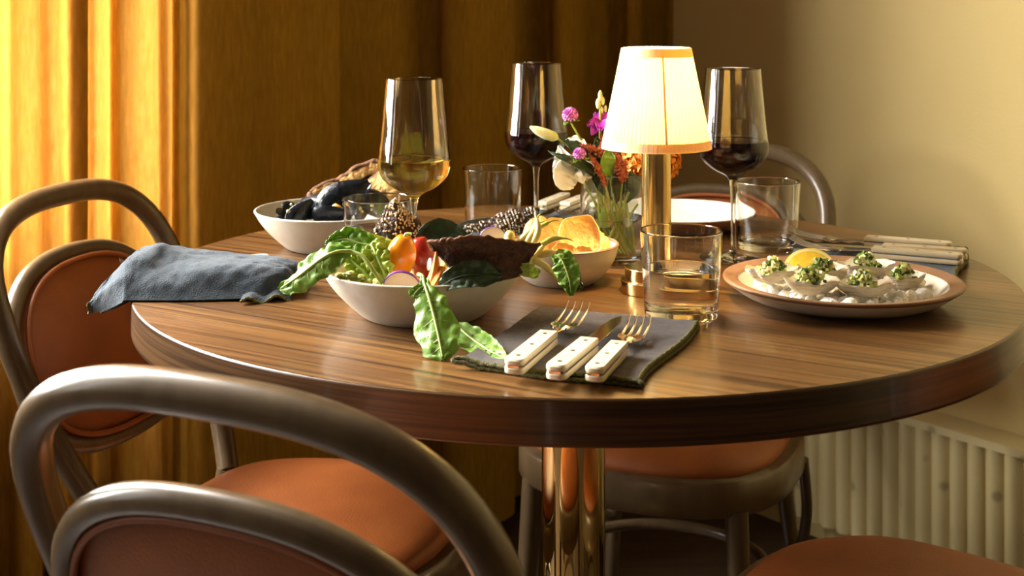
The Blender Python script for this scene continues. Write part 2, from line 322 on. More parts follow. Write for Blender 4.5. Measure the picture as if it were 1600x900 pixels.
def lathe(mb, prof, seg=56, c=(0, 0, 0), fr=None):
    vs = []; fs = []; idx = []; q = [prof[0]]
    for a, b in zip(prof, prof[1:]):     # support loops keep the corners crisp
        L = math.hypot(b[0] - a[0], b[1] - a[1])
        if L > .004:
            for t in (.0007 / L, .25, .5, .75, 1 - .0007 / L): q.append((a[0] + (b[0] - a[0]) * t, a[1] + (b[1] - a[1]) * t))
        q.append(b)
    prof = q
    for (r, z) in prof:
        if r < 1e-6: idx.append([len(vs)]); vs.append((c[0], c[1], c[2] + z))
        else:
            idx.append(list(range(len(vs), len(vs) + seg)))
            for k in range(seg):
                a = 2 * PI * k / seg; q = r * (fr(a, z) if fr else 1)
                vs.append((c[0] + q * math.cos(a), c[1] + q * math.sin(a), c[2] + z))
    for i in range(len(prof) - 1):
        A, B = idx[i], idx[i + 1]
        for k in range(seg):
            k2 = (k + 1) % seg
            if len(A) == 1 and len(B) == 1: continue
            if len(A) == 1: fs.append((A[0], B[k2], B[k]))
            elif len(B) == 1: fs.append((A[k], A[k2], B[0]))
            else: fs.append((A[k], A[k2], B[k2], B[k]))
    return mb.add(vs, fs)
def spl(prof, n=4):
    """smooth a lathe profile"""
    q = crom([V(r, 0, z) for r, z in prof], (len(prof) - 1) * n + 1)
    return [(max(0, p.x), p.z) for p in q]
def sheet(mb, f, nu, nv, th=0.001):
    g = [[Vector(f(i / nu, j / nv)) for j in range(nv + 1)] for i in range(nu + 1)]
    nr = [[None] * (nv + 1) for _ in range(nu + 1)]
    for i in range(nu + 1):
        for j in range(nv + 1):
            a = g[min(i + 1, nu)][j] - g[max(i - 1, 0)][j]; b = g[i][min(j + 1, nv)] - g[i][max(j - 1, 0)]
            c = a.cross(b); nr[i][j] = c.normalized() if c.length > 1e-12 else V(0, 0, 1)
    vs = []; fs = []; W = nv + 1; S = (nu + 1) * W
    for s in (1, -1):
        for i in range(nu + 1):
            for j in range(nv + 1): vs.append(g[i][j] + nr[i][j] * (s * th / 2))
    for i in range(nu):
        for j in range(nv):
            q = (i * W + j, (i + 1) * W + j, (i + 1) * W + j + 1, i * W + j + 1)
            fs.append(q); fs.append(tuple(x + S for x in q[::-1]))
    for i in range(nu):
        for j in (0, nv): fs.append((i * W + j, i * W + j + S, (i + 1) * W + j + S, (i + 1) * W + j))
    for j in range(nv):
        for i in (0, nu): fs.append((i * W + j, i * W + j + 1, i * W + j + 1 + S, i * W + j + S))
    return mb.add(vs, fs)
def ell(mb, c, r, rot=None, nu=16, nv=10, fn=None):
    vs = []; fs = []; c = Vector(c)
    if not isinstance(r, (tuple, list)): r = (r, r, r)
    mt = rot if rot is not None else Matrix.Identity(3)
    for j in range(nv + 1):
        ph = -PI / 2 + PI * j / nv
        for i in range(nu):
            a = 2 * PI * i / nu; d = V(math.cos(ph) * math.cos(a), math.cos(ph) * math.sin(a), math.sin(ph))
            k = fn(d) if fn else 1
            vs.append(c + mt @ V(d.x * r[0] * k, d.y * r[1] * k, d.z * r[2] * k))
    for j in range(nv):
        for i in range(nu):
            i2 = (i + 1) % nu; fs.append((j * nu + i, j * nu + i2, (j + 1) * nu + i2, (j + 1) * nu + i))
    return mb.add(vs, fs)
def box(mb, lo, hi, fn=None):
    x0, y0, z0 = lo; x1, y1, z1 = hi
    vs = [V(x, y, z) for x in (x0, x1) for y in (y0, y1) for z in (z0, z1)]
    if fn: vs = [fn(v) for v in vs]
    return mb.add(vs, [(0, 1, 3, 2), (4, 6, 7, 5), (0, 4, 5, 1), (2, 3, 7, 6), (0, 2, 6, 4), (1, 5, 7, 3)])
def prism(mb, poly, z0, z1, bev=0.0):
    """extruded outline, its upper and lower rims drawn in by bev"""
    n = len(poly); cx = sum(p[0] for p in poly) / n; cyy = sum(p[1] for p in poly) / n
    def ins(p, d):
        v = V(p[0] - cx, p[1] - cyy, 0); L = v.length
        return (p[0] - v.x / L * d, p[1] - v.y / L * d)
    rings = [(bev, z0), (0, z0 + bev), (0, z1 - bev), (bev, z1)] if bev else [(0, z0), (0, z1)]
    vs = []; fs = []
    for d, z in rings:
        for p in poly:
            q = ins(p, d) if d else p; vs.append((q[0], q[1], z))
    for r in range(len(rings) - 1):
        for k in range(n): fs.append((r * n + k, r * n + (k + 1) % n, (r + 1) * n + (k + 1) % n, (r + 1) * n + k))
    fs.append(tuple(range(n))[::-1]); fs.append(tuple((len(rings) - 1) * n + k for k in range(n)))
    return mb.add(vs, fs)
def nz(p, s=1.0): return noise.noise(Vector(p) * s)
def tag(o, label, cat, group=None, kind=None):
    if label: o['label'] = label
    if cat: o['category'] = cat
    if group: o['group'] = group
    if kind: o['kind'] = kind
    return o
def thing(name, label, cat, loc=(0, 0, 0), rz=0.0, group=None):
    o = bpy.data.objects.new(name, None); COL.objects.link(o); o.empty_display_size = .02
    o.location = loc; o.rotation_euler = (0, 0, rz)
    return tag(o, label, cat, group)
def struct(name, mb, mat, angle=40):
    o = mb.build(name, mat, None, angle); o['kind'] = 'structure'; return o
def dup(root, loc=None, rz=None, label=None):
    r = root.copy(); COL.objects.link(r)
    if loc is not None: r.location = loc
    if rz is not None: r.rotation_euler = (0, 0, rz)
    if label: r['label'] = label
    for ch in [c for c in COL.objects if c.parent == root]:
        d = ch.copy(); COL.objects.link(d); d.parent = r
        for g in [c for c in COL.objects if c.parent == ch]:
            q = g.copy(); COL.objects.link(q); q.parent = d
    return r

# ------------------------------------------------------------------ the room
ZC = 2.7; SL, TL = 5.6, 5.2; TW = -0.20
def rbox(mb, s0, s1, t0, t1, z0, z1):
    return box(mb, (s0, t0, z0), (s1, t1, z1), lambda v: RM(v.x, v.y, v.z))
mb = MB(); rbox(mb, -.2, SL + .2, TW - .2, TL + .2, -.1, 0); struct('floor', mb, M['floor'])
mb = MB(); rbox(mb, -.2, SL + .2, TW - .2, TL + .2, ZC, ZC + .1); struct('ceiling', mb, M['ceiling'])
mb = MB(); rbox(mb, -.2, -.08, TW - .08, TL, 0, ZC); struct('wall_right', mb, M['wall'])
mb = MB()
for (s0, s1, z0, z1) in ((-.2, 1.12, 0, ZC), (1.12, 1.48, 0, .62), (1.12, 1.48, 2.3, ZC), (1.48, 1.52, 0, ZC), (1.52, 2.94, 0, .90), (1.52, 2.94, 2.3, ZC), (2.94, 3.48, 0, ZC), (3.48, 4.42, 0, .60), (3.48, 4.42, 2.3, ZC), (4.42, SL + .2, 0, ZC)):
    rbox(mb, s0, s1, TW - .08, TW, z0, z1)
rbox(mb, .915, 1.124, TW, -.038, 0, ZC)  # unseen pier added to stop window light leaking behind the curtain
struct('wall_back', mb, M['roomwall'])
mb = MB(); rbox(mb, SL, SL + .1, TW, TL, 0, ZC); struct('wall_left', mb, M['roomwall'])
mb = MB(); rbox(mb, -.2, SL, TL, TL + .1, 0, ZC); struct('wall_front', mb, M['roomwall'])
for n, (s0, s1, z0, z1) in enumerate(((1.12, 1.48, .62, 2.3), (1.52, 2.94, .90, 2.3), (3.48, 4.42, .60, 2.3))):  # the third window is invented, an opening for the added fill light
    mb = MB(); w = .045
    rbox(mb, s0, s0 + w, TW - .07, TW - .03, z0, z1); rbox(mb, s1 - w, s1, TW - .07, TW - .03, z0, z1)
    rbox(mb, s0, s1, TW - .07, TW - .03, z0, z0 + w); rbox(mb, s0, s1, TW - .07, TW - .03, z1 - w, z1)
    for zb in (1.12, 1.5): rbox(mb, s0, s1, TW - .075, TW - .045, zb, zb + .03)
    struct('window_%d' % (n + 1), mb, M['winframe'])

# curtains: cloth hung along the curtain wall, folds given as (picture column where the fold meets the wall line, depth)
def hang(s): return -.05 - .09 * max(0, (s - 1.125) / .35)
def s_at(px, d=0.0):
    k = (px - 800) / F; s = 1.0
    for _ in range(4):
        t = hang(s) + d; s = (C0.x + E2.x * t - k * (C0.y + E2.y * t)) / (-E1.x + k * E1.y)
    return s
def curtain(name, folds, label, z0=.035, z1=2.45, ext=None):
    ctl = [V(s_at(p, t), t, 0) for p, t in folds]
    m = (len(ctl) - 1) * 9
    path = crom(ctl, m + 1)
    mb = MB()
    def f(u, v):
        q = path[int(round(u * m))]; z = z0 + (z1 - z0) * v
        fl = 1 + .25 * (1 - v) ; wob = .008 * nz((q.x * 6, z * 1.3, 3.1)) + .004 * nz((q.x * 20, z * 3, 8))
        s = q.x + .012 * (1 - v) * math.sin(q.x * 40 + 1.7)
        return RM(s, hang(s) + q.y * fl * (1 if q.y > -.02 else .95) + wob, z)
    sheet(mb, f, m, 40, .0025)
    o = mb.build(name, M['curtain'], None, 60); tag(o, label, 'curtain')
    return o
curtain('curtain', [(-75, .02), (-60, .045), (-20, .03), (4, -.02), (14, -.02), (28, .03), (50, .035), (57, -.015), (70, .04), (98, .03), (122, .034), (143, .032), (130, .027), (110, .0235), (124, .019), (144, .018), (156, .03),
                    (172, -.01), (190, .035), (225, .03), (240, .018), (258, .03), (270, .02), (284, .036), (295, .052), (312, .045), (345, .045), (390, .04), (430, .045), (470, .035), (505, .035), (522, .03), (527, .01), (520, -.03)],
        'mustard yellow curtain glowing with window light on the left')
curtain('curtain', [(480, -.09), (540, -.085), (600, -.08), (660, -.09), (683, -.07), (692, -.035), (715, -.015), (745, -.01), (785, -.025), (800, -.045), (808, -.09), (840, -.10), (860, -.09), (868, -.04), (885, -.02), (908, -.03),
                    (920, -.05), (938, -.085), (970, -.08), (980, -.035), (1005, -.035), (1015, -.08), (1035, -.075), (1050, -.05), (1062, -.07), (1074, -.09), (1092, -.07)],
        'dark shaded mustard curtain with deep folds behind the wine glasses')

# radiator on the right wall
mb = MB(); ZR = .3187
def radf(u, v):
    t = .30 + (1.50 - .30) * u; k = (t / .0354) % 1.0
    d = .020 * abs(math.sin(PI * k)) ** .55
    zz = .06 + (ZR - .012 - .06) * v
    return RM(-.012 + d - .020, t, zz)
sheet(mb, radf, 300, 8, .003)
rad = thing('radiator', 'low cream ribbed radiator along the right wall', 'radiator', RM(-.03, 1.2, 0))
def rel(o, root):
    """parent without moving"""
    o.parent = root; o.matrix_parent_inverse = Matrix.LocRotScale(root.location, root.rotation_euler, None).inverted()
    return o
rel(mb.build('ribbed_panel', M['radiator'], None, 60), rad)
mb = MB(); rbox(mb, -.078, -.008, .29, 1.51, ZR - .014, ZR); rel(mb.build('top_grille', M['radiator']), rad)
mb = MB(); rbox(mb, -.078, -.040, .30, 1.50, .06, ZR - .014); rel(mb.build('rear_panel', M['radiator']), rad)
for t in (.45, 1.3): mb = MB(); rbox(mb, -.075, -.035, t, t + .04, 0, .065); rel(mb.build('foot_bracket', M['radiator']), rad)

# ------------------------------------------------------------------ table
TC = V(.0722, 1.5597, 0)
table = thing('round_table', 'round walnut dining table on a polished brass column', 'table', (TC.x, TC.y, 0))
mb = MB(); TT = .0400
lathe(mb, [(0, TZ), (.3, TZ), (.4985, TZ), (.4985, TZ - TT + .0005), (.3, TZ - TT), (0, TZ - TT)], 160)
mb.build('tabletop', M['wood'], table, 30)
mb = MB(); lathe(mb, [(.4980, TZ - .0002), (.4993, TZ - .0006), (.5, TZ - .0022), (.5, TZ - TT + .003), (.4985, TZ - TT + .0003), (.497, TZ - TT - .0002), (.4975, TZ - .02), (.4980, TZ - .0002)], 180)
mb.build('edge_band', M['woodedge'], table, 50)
mb = MB(); lathe(mb, [(0, .02), (.0372, .02), (.0372, TZ - TT - .004), (0, TZ - TT - .004)], 64); mb.build('column', M['polbrass'], table)
mb = MB(); lathe(mb, [(0, 0), (.24, 0), (.245, .004), (.243, .012), (.1, .019), (.04, .026), (0, .026)], 72); mb.build('base_plate', M['polbrass'], table)
mb = MB(); lathe(mb, [(0, TZ - TT - .006), (.11, TZ - TT - .006), (.11, TZ - TT), (0, TZ - TT)], 48); mb.build('mounting_plate', M['rivet'], table)

# ------------------------------------------------------------------ chairs
CW, CZC, CH, CK, CN = .1937, .6716, .1402, 1.0326, .689
IW, IZ, IH, IDN = .1742, .5933, .1432, .0795
LEAN, YB, IOFF = .447, -.195, -.022
def seat_xy(a, r=.205, n=.74):
    c, s = math.cos(a), math.sin(a)
    return (r * math.copysign(abs(c) ** n, c), r * math.copysign(abs(s) ** n, s) * (.98 if s < 0 else 1.0))
def arch():
    pts = []
    zs = [.42 + (CZC - .42) * k / 10 for k in range(10)]
    L = [(CW - CK * (CZC - z) ** 2, z) for z in zs]
    for k in range(41):
        a = PI * k / 40; c, s = math.cos(a), math.sin(a)
        L.append((CW * math.copysign(abs(c) ** CN, c), CZC + CH * s ** CN))
    L += [(-u, z) for u, z in reversed([(CW - CK * (CZC - z) ** 2, z) for z in zs])]
    return [V(u, YB - LEAN * (z - .45), z) for u, z in L]
def resample(pts, n):
    d = [0]
    for a, b in zip(pts, pts[1:]): d.append(d[-1] + (b - a).length)
    out = []; k = 0
    for i in range(n):
        t = d[-1] * i / (n - 1)
        while k < len(pts) - 2 and d[k + 1] < t: k += 1
        out.append(pts[k].lerp(pts[k + 1], (t - d[k]) / max(1e-9, d[k + 1] - d[k])))
    return out
def smooth(pts, it=2, closed=False):
    for _ in range(it):
        n = len(pts); q = []
        for i in range(n):
            if not closed and i in (0, n - 1): q.append(pts[i]); continue
            q.append(pts[i - 1] * .25 + pts[i] * .5 + pts[(i + 1) % n] * .25)
        pts = q
    return pts
def inner_pt(a, k=1.0, dy=0.0):
    c, s = math.cos(a), math.sin(a)
    u = IW * math.copysign(abs(c) ** .8, c) * k; z = IZ + (IH if s > 0 else IDN) * math.copysign(abs(s) ** .8, s) * k
    return V(u, YB + IOFF - LEAN * (z - .45) + dy, z)
def make_chair(label):
    ch = thing('bentwood_chair', label, 'chair', (0, 0, 0), 0, 'bentwood chairs around the table')
    mb = MB(); tube(mb, smooth(resample(arch(), 80), 3), .0150, 14); mb.build('back_frame', M['frame'], ch, 60)
    mb = MB(); tube(mb, smooth([inner_pt(2 * PI * k / 64) for k in range(64)], 2, True), .0115, 12, True); mb.build('inner_hoop', M['frame'], ch, 60)
    # upholstered back: domed on both sides inside the hoop
    mb = MB(); vs = []; fs = []; RN, AN = 9, 48
    nrm = V(0, 1, LEAN).normalized()
    for side in (1, -1):
        for r in range(RN + 1):
            k = r / RN
            for a in range(AN):
                dome = .020 * (1 - k ** 4) if side > 0 else .012 * (1 - k ** 4)
                vs.append(inner_pt(2 * PI * a / AN, max(.001, k * .955)) + nrm * (side * (dome + .001)))
    for sd in (0, 1):
        o = sd * (RN + 1) * AN
        for r in range(RN):
            for a in range(AN):
                fs.append((o + r * AN + a, o + r * AN + (a + 1) % AN, o + (r + 1) * AN + (a + 1) % AN, o + (r + 1) * AN + a))
    b = RN * AN; o2 = (RN + 1) * AN + b
    for a in range(AN): fs.append((b + a, b + (a + 1) % AN, o2 + (a + 1) % AN, o2 + a))
    mb.add(vs, fs); bc = mb.build('back_cushion', M['rust'], ch, 60)
    mb = MB()
    tube(mb, smooth([inner_pt(2 * PI * k / 64, .915) + nrm * .0125 for k in range(64)], 1, True), .0035, 8, True)
    tube(mb, smooth([inner_pt(2 * PI * k / 64, .93) - nrm * .0075 for k in range(64)], 1, True), .003, 8, True)
    mb.build('piping', M['rust'], bc, 60)
    # seat ring
    mb = MB(); vs = []; fs = []; AN = 72
    prof = [(.172, .368), (.201, .366), (.205, .371), (.205, .410), (.201, .415), (.172, .415)]
    for r, z in prof:
        for a in range(AN):
            x, y = seat_xy(2 * PI * a / AN, r); vs.append((x, y, z))
    for i in range(len(prof)):
        j = (i + 1) % len(prof)
        for a in range(AN): fs.append((i * AN + a, i * AN + (a + 1) % AN, j * AN + (a + 1) % AN, j * AN + a))
    mb.add(vs, fs); mb.build('seat_frame', M['frame'], ch, 50)
    mb = MB(); vs = []; fs = []
    prof = [(.0, .450), (.05, .4495), (.10, .447), (.14, .443), (.165, .438), (.180, .430), (.186, .422), (.186, .414), (.17, .397), (0, .394)]
    for r, z in prof:
        for a in range(AN):
            x, y = seat_xy(2 * PI * a / AN, max(r, .0005), .74 + .2 * (1 - min(1, r / .18)))
            vs.append((x, y, z + .003 * nz((x * 9, y * 9, 2.2)) * (1 if z > .43 else 0)))
    for i in range(len(prof) - 1):
        for a in range(AN): fs.append((i * AN + a, i * AN + (a + 1) % AN, (i + 1) * AN + (a + 1) % AN, (i + 1) * AN + a))
    fs.append(tuple(range(AN))); fs.append(tuple((len(prof) - 1) * AN + a for a in range(AN)))
    mb.add(vs, fs); mb.build('seat_cushion', M['rust'], ch, 60)
    for s in (-1, 1):
        x0 = s * (CW - CK * (CZC - .42) ** 2)
        mb = MB(); tube(mb, crom([V(x0, YB - LEAN * (.42 - .45), .425), V(x0 * 1.05, YB - .002, .36), V(s * .150, YB - .02, .2), V(s * .172, YB - .055, .0)], 22), [.0150, .0150, .0135, .0115], 12); mb.build('leg', M['frame'], ch, 60)
        mb = MB(); tube(mb, crom([V(s * .150, .150, .372), V(s * .158, .158, .2), V(s * .168, .170, 0)], 14), [.0165, .015, .0115], 12); mb.build('leg', M['frame'], ch, 60)
        # curved brace from the rear leg up to the seat ring
        mb = MB(); tube(mb, crom([V(s * .155, YB - .010, .19), V(s * .178, YB + .035, .215), V(s * .196, YB + .085, .29), V(s * .197, YB + .12, .376)], 18), .0085, 10); mb.build('brace', M['frame'], ch, 60)
    mb = MB(); tube(mb, [V(*seat_xy(2 * PI * k / 56, .155, .95), .215) for k in range(56)], .0085, 10, True); mb.build('stretcher_ring', M['frame'], ch, 60)
    return ch
def place_chair(ch, X, Y, a):
    """X, Y: foot of the backrest; a: direction the sitter looks in"""
    ch.location = (X - YB * math.cos(a), Y - YB * math.sin(a), 0); ch.rotation_euler = (0, 0, a - PI / 2)
chair = make_chair('bentwood chair with rust cushions beside the glowing curtain, its back behind the blue napkin')
place_chair(chair, -.441, 1.712, -.29)
c2 = dup(chair, label='bentwood chair nearest the camera, seen from behind at lower left'); place_chair(c2, -.1290, 1.006, 1.1256)
c3 = dup(chair, label='bentwood chair at the far side of the table, facing the camera before the beige wall'); place_chair(c3, .3053, 2.1884, -1.9777)
c4 = dup(chair, label='chair at lower right of which only the rust seat shows'); c4.location = (.417, 1.385, 0); c4.rotation_euler = (0, 0, 2.59 - PI / 2)

# ------------------------------------------------------------------ helpers for things built at their place on the table
def put(name, mb, mat, root, angle=50, label=None, kind=None):
    """a part built in world coordinates under an unrotated root"""
    l = root.matrix_world.translation if root.parent else root.location
    off = Vector(root.location)
    p = root.parent
    while p is not None: off += Vector(p.location); p = p.parent
    mb.v = [tuple(Vector(v) - off) for v in mb.v]
    o = mb.build(name, mat, root, angle)
    if label: o['label'] = label
    if kind: o['kind'] = kind
    return o
def solo(name, mb, mat, label, cat, group=None, angle=50):
    xs = [Vector(v) for v in mb.v]
    o = V((min(v.x for v in xs) + max(v.x for v in xs)) / 2, (min(v.y for v in xs) + max(v.y for v in xs)) / 2, min(v.z for v in xs))
    mb.v = [tuple(v - o) for v in xs]
    ob = mb.build(name, mat, None, angle, o)
    return tag(ob, label, cat, group)
def band(mb, top, bot, nu=28, nv=12, th=.0018, bulge=0.0, rough=0.0, seed=0.0, rs=60, side=None):
    """solid sheet between two lines of (picture x, picture y, distance) points"""
    A = crom([P(*p) for p in top], nu + 1); B = crom([P(*p) for p in bot], nu + 1)
    n = (A[-1] - A[0]).cross(B[len(B) // 2] - A[len(A) // 2]); n = n.normalized() if n.length > 1e-9 else V(0, -1, 0)
    if n.y > 0: n = -n
    def f(u, v):
        i = int(round(u * nu)); p = A[i].lerp(B[i], v)
        q = p + n * (bulge * math.sin(PI * v) * math.sin(PI * min(1, max(0, u))) ** .5)
        return q + n * (rough * nz((p.x * rs, p.y * rs + seed, p.z * rs))) 
    sheet(mb, f, nu, nv, th)
    return f, n
def jag(pts, n, amp, seed, Yw=0.0):
    """ragged line through (x, y, distance) points"""
    q = crom([V(*p) for p in pts], n); rr = random.Random(seed); out = []
    for i, p in enumerate(q):
        e = 0 if i in (0, n - 1) else amp
        out.append((p.x + e * rr.uniform(-.7, .7), p.y + e * rr.uniform(-1, 1), p.z + Yw * rr.uniform(-1, 1)))
    return out
def leaf(mb, pts, widths, up, nu=26, nv=10, cup=.15, wav=.0015, th=.0007, lobes=0.0, seed=0.0, curl=0.0):
    """blade along world points; up = side the upper face looks to"""
    c = crom(pts, nu + 1)
    up = Vector(up)
    def f(u, v):
        i = int(round(u * nu)); a = c[max(0, i - 1)]; b = c[min(nu, i + 1)]
        t = (b - a).normalized(); s = t.cross(up).normalized(); n = s.cross(t).normalized()
        w = lerpl(widths, u); x = (v - .5) * 2
        w *= 1 + lobes * math.sin(u * 21 + seed + (0.6 if x > 0 else 0)) * abs(x)
        h = cup * w * abs(x) ** 1.6 - curl * w * abs(x) ** 3 + wav * nz((u * 7 + seed, x * 2.3, seed)) * (.3 + abs(x)) * 2
        h += wav * .5 * math.sin(u * 46 + abs(x) * 4) * abs(x)
        return c[i] + s * (x * w) + n * h
    sheet(mb, f, nu, nv, th)
    return c
def scatter(mb, f, n, count, r, seed, inside=None, off=.0012, nu=5, nv=4):
    rr = random.Random(seed)
    for _ in range(count):
        u, v = rr.random(), rr.random()
        if inside and not inside(u, v): continue
        p = f(u, v); rot = Euler((rr.uniform(0, 6), rr.uniform(0, 6), rr.uniform(0, 6))).to_matrix()
        ell(mb, p + n * off, (r * 1.55, r, r * .7), rot, nu, nv)

# ------------------------------------------------------------------ napkins
def napkin_flat():
    z = TZ
    # folded cloth lying flat: lower and upper layer, with its doubled front edge and rolled left corner
    FL, FR, RT, BK = G(716, 578, z), G(1000, 607, z), G(1094, 512, z), G(843, 489, z)
    root = thing('napkin', 'flat grey-plum napkin with olive hem under the front cutlery', 'napkin', (.07, 1.2, TZ))
    def mk(h, ins, wv, th):
        def f(u, v):
            a = FL.lerp(FR, u); b = BK.lerp(RT, u); p = a.lerp(b, v)
            c = (FL + FR + RT + BK) / 4
            p = p.lerp(c, ins)
            # soft irregular outline
            p += V(.004 * math.sin(u * 5 + 1) * (1 - v) - .003 * math.sin(v * 7) * u, .003 * math.sin(u * 8 + h * 300) * (1 - v), 0)
            dz = wv * (1.2 * nz((p.x * 28, p.y * 20, h * 50)) + .5 * nz((p.x * 60, p.y * 60, 4))) + .004 * max(0, .10 - u) / .10 * (1 - v) ** 2
            return V(p.x, p.y, z + h + max(-h * .4, dz))
        return f
    f0 = mk(.0016, 0.0, .0004, .0016); f1 = mk(.0058, .012, .0012, .0022)
    mb = MB(); sheet(mb, f0, 40, 30, .0016); put('lower_fold', mb, M['plumlinen'], root)
    mb = MB(); sheet(mb, f1, 60, 44, .0024)
    put('upper_fold', mb, M['plumlinen'], root)
    mb = MB()
    for f, dz in ((f0, 0.0004), (f1, 0.0)):
        tube(mb, [f(u / 60, 0) + V(0, 0, dz + .0006 * math.sin(u * 1.9)) for u in range(61)], .0021, 8)
        tube(mb, [f(1, v / 50) + V(0, 0, dz + .0006 * math.sin(v * 2.1)) for v in range(51)], .0021, 8)
    a, b = f1(0, 0), f0(0, 0)
    tube(mb, crom([a, a + V(-.006, .001, -.0005), (a + b) / 2 + V(-.009, .001, 0), b + V(-.006, .001, .0008), b], 16), .0020, 8)
    a, b = f1(1, 0), f0(1, 0)
    tube(mb, crom([a, a + V(.003, -.003, -.001), b + V(.003, -.003, .0008), b], 12), .0022, 8)
    put('stitched_hem', mb, M['hem'], root, label='olive green stitched hem')
    return f1
NAPF = napkin_flat()

def napkin_left():
    root = thing('napkin', 'crumpled slate-blue napkin draped over the left table edge', 'napkin', (-.34, 1.46, TZ))
    # ridge, front foot and back foot of the tented cloth from its right end to the hanging left tip
    ridge = [P(458, 437, 1.45), P(452, 420, 1.455), P(420, 411, 1.46), P(370, 405, 1.47), P(300, 399, 1.475), P(262, 391, 1.475), P(243, 386, 1.475), P(205, 403, 1.47), P(172, 441, 1.465), P(150, 470, 1.46), P(141, 486, 1.455)]
    zt = TZ + .0016
    front = [P(455, 446, 1.43), P(440, 452, 1.42), P(410, 464, 1.405), P(350, 468, 1.403), P(290, 470, 1.400), P(240, 471, 1.400), P(205, 471, 1.400), P(192, 473, 1.400), P(182, 478, 1.41), P(165, 484, 1.43), P(145, 488, 1.45)]
    back = [V(-.225, 1.475, zt), V(-.24, 1.495, zt), V(-.265, 1.515, zt), V(-.30, 1.53, zt), V(-.35, 1.54, zt), V(-.38, 1.54, zt), V(-.40, 1.53, zt), V(-.43, 1.52, .752), V(-.455, 1.50, .735), V(-.465, 1.48, .725), V(-.467, 1.465, .722)]
    nu = 90
    A, B, C = crom(front, nu + 1), crom(ridge, nu + 1), crom(back, nu + 1)
    for L in (A, C):
        for p in L:
            if (p - V(TC.x, TC.y, p.z)).length < .508: p.z = max(p.z, zt)
    def f(u, v):
        i = int(round(u * nu)); a, b, c = A[i], B[i], C[i]
        q1 = a.lerp(b, .5) + V(0, -.012, .010 + .004 * math.sin(u * 9)); q2 = c.lerp(b, .5) + V(0, .010, .012)
        p = crom([a, q1, b, q2, c], 33)[int(round(v * 32))]
        w = math.sin(PI * v)
        p = p + V(0, -.0030, .0022) * w * (1.3 * nz((p.x * 30 + v * 5, v * 6, 1)) + 1.0 * nz((p.x * 70 - v * 9, v * 13, 5)) + .6 * nz((p.x * 150, v * 26, 7)) + .7 * math.sin(u * 16 + v * 9))
        return p
    mb = MB(); sheet(mb, f, nu, 32, .0022); put('cloth', mb, M['navy'], root, 70)
    # second lobe beside the hanging tip and the turned-up corner at the right end
    def g(u, v):
        a = crom([P(212, 468, 1.41), P(196, 474, 1.408), P(178, 482, 1.42), P(161, 487, 1.44)], 21)[int(round(u * 20))]
        b = crom([P(204, 458, 1.425), P(190, 464, 1.425), P(176, 472, 1.435), P(160, 484, 1.445)], 21)[int(round(u * 20))]
        return a.lerp(b, v) + V(0, -.006, 0) * math.sin(PI * v)
    mb = MB(); sheet(mb, g, 20, 8, .0022); put('second_fold', mb, M['navy'], root, 70)
    def h(u, v):
        base = G(376 + 78 * u, 474 - 7 * u, zt)
        return base + V(0, .03 * v, .0015 + .008 * math.sin(PI * v * .9) * (.4 + .6 * u) + .0035 * math.sin(u * 11) * (1 - v))
    mb = MB(); sheet(mb, h, 30, 10, .002); put('corner_fold', mb, M['navy'], root, 70)
    for q, r in (([h(u / 30, 0) + V(0, -.0008, .0004 * math.sin(u * 2)) for u in range(31)], .0016), ([f(1, v / 32) for v in range(33)], .0016), ([g(1, v / 8) for v in range(9)], .0018)):
        mb = MB(); tube(mb, q, r, 8); put('stitched_hem', mb, M['hem'], root, label='olive green stitched hem')
napkin_left()

def napkin_quad(name, label, FLp, FRp, BRp, BLp, mat, hems, h=.004, seed=1.0, flutter=.004):
    root = thing(name, label, 'napkin', tuple((FLp + FRp + BRp + BLp) / 4))
    def f(u, v):
        p = FLp.lerp(FRp, u).lerp(BLp.lerp(BRp, u), v)
        dz = .0012 * nz((p.x * 26, p.y * 26, seed)) + flutter * max(0, math.sin(u * 9 + seed)) * v ** 3
        p = p + V(.003 * math.sin(v * 9 + seed), .004 * math.sin(u * 11 + seed), 0)
        return V(p.x, p.y, TZ + h + max(-.001, dz))
    mb = MB(); sheet(mb, f, 44, 24, h * 1.7); put('folded_cloth', mb, mat, root)
    mb = MB()
    for e in hems:
        q = [f(i / 40, 1) for i in range(41)] if e == 'back' else [f(1, i / 30) for i in range(31)] if e == 'right' else [f(i / 40, 0) for i in range(41)]
        tube(mb, [p + V(0, 0, .0008 + .0012 * math.sin(i * 1.7)) for i, p in enumerate(q)], .0034, 8)
    put('stitched_hem', mb, M['hem'], root, label='olive green stitched hem')
    return f
napkin_quad('napkin', 'slate-blue napkin with olive hem under the cutlery behind the oyster plate', G(1240, 430, TZ), G(1490, 450, TZ), G(1513, 396, TZ), G(1236, 384, TZ), M['navy'], ('back', 'right'), seed=2.0)
napkin_quad('napkin', 'dark napkin under the cutlery at the far table edge', V(.035, 1.90, TZ), V(.135, 1.90, TZ), V(.165, 2.035, TZ), V(.035, 2.04, TZ), M['navy'], ('front',), seed=5.0, flutter=.002)

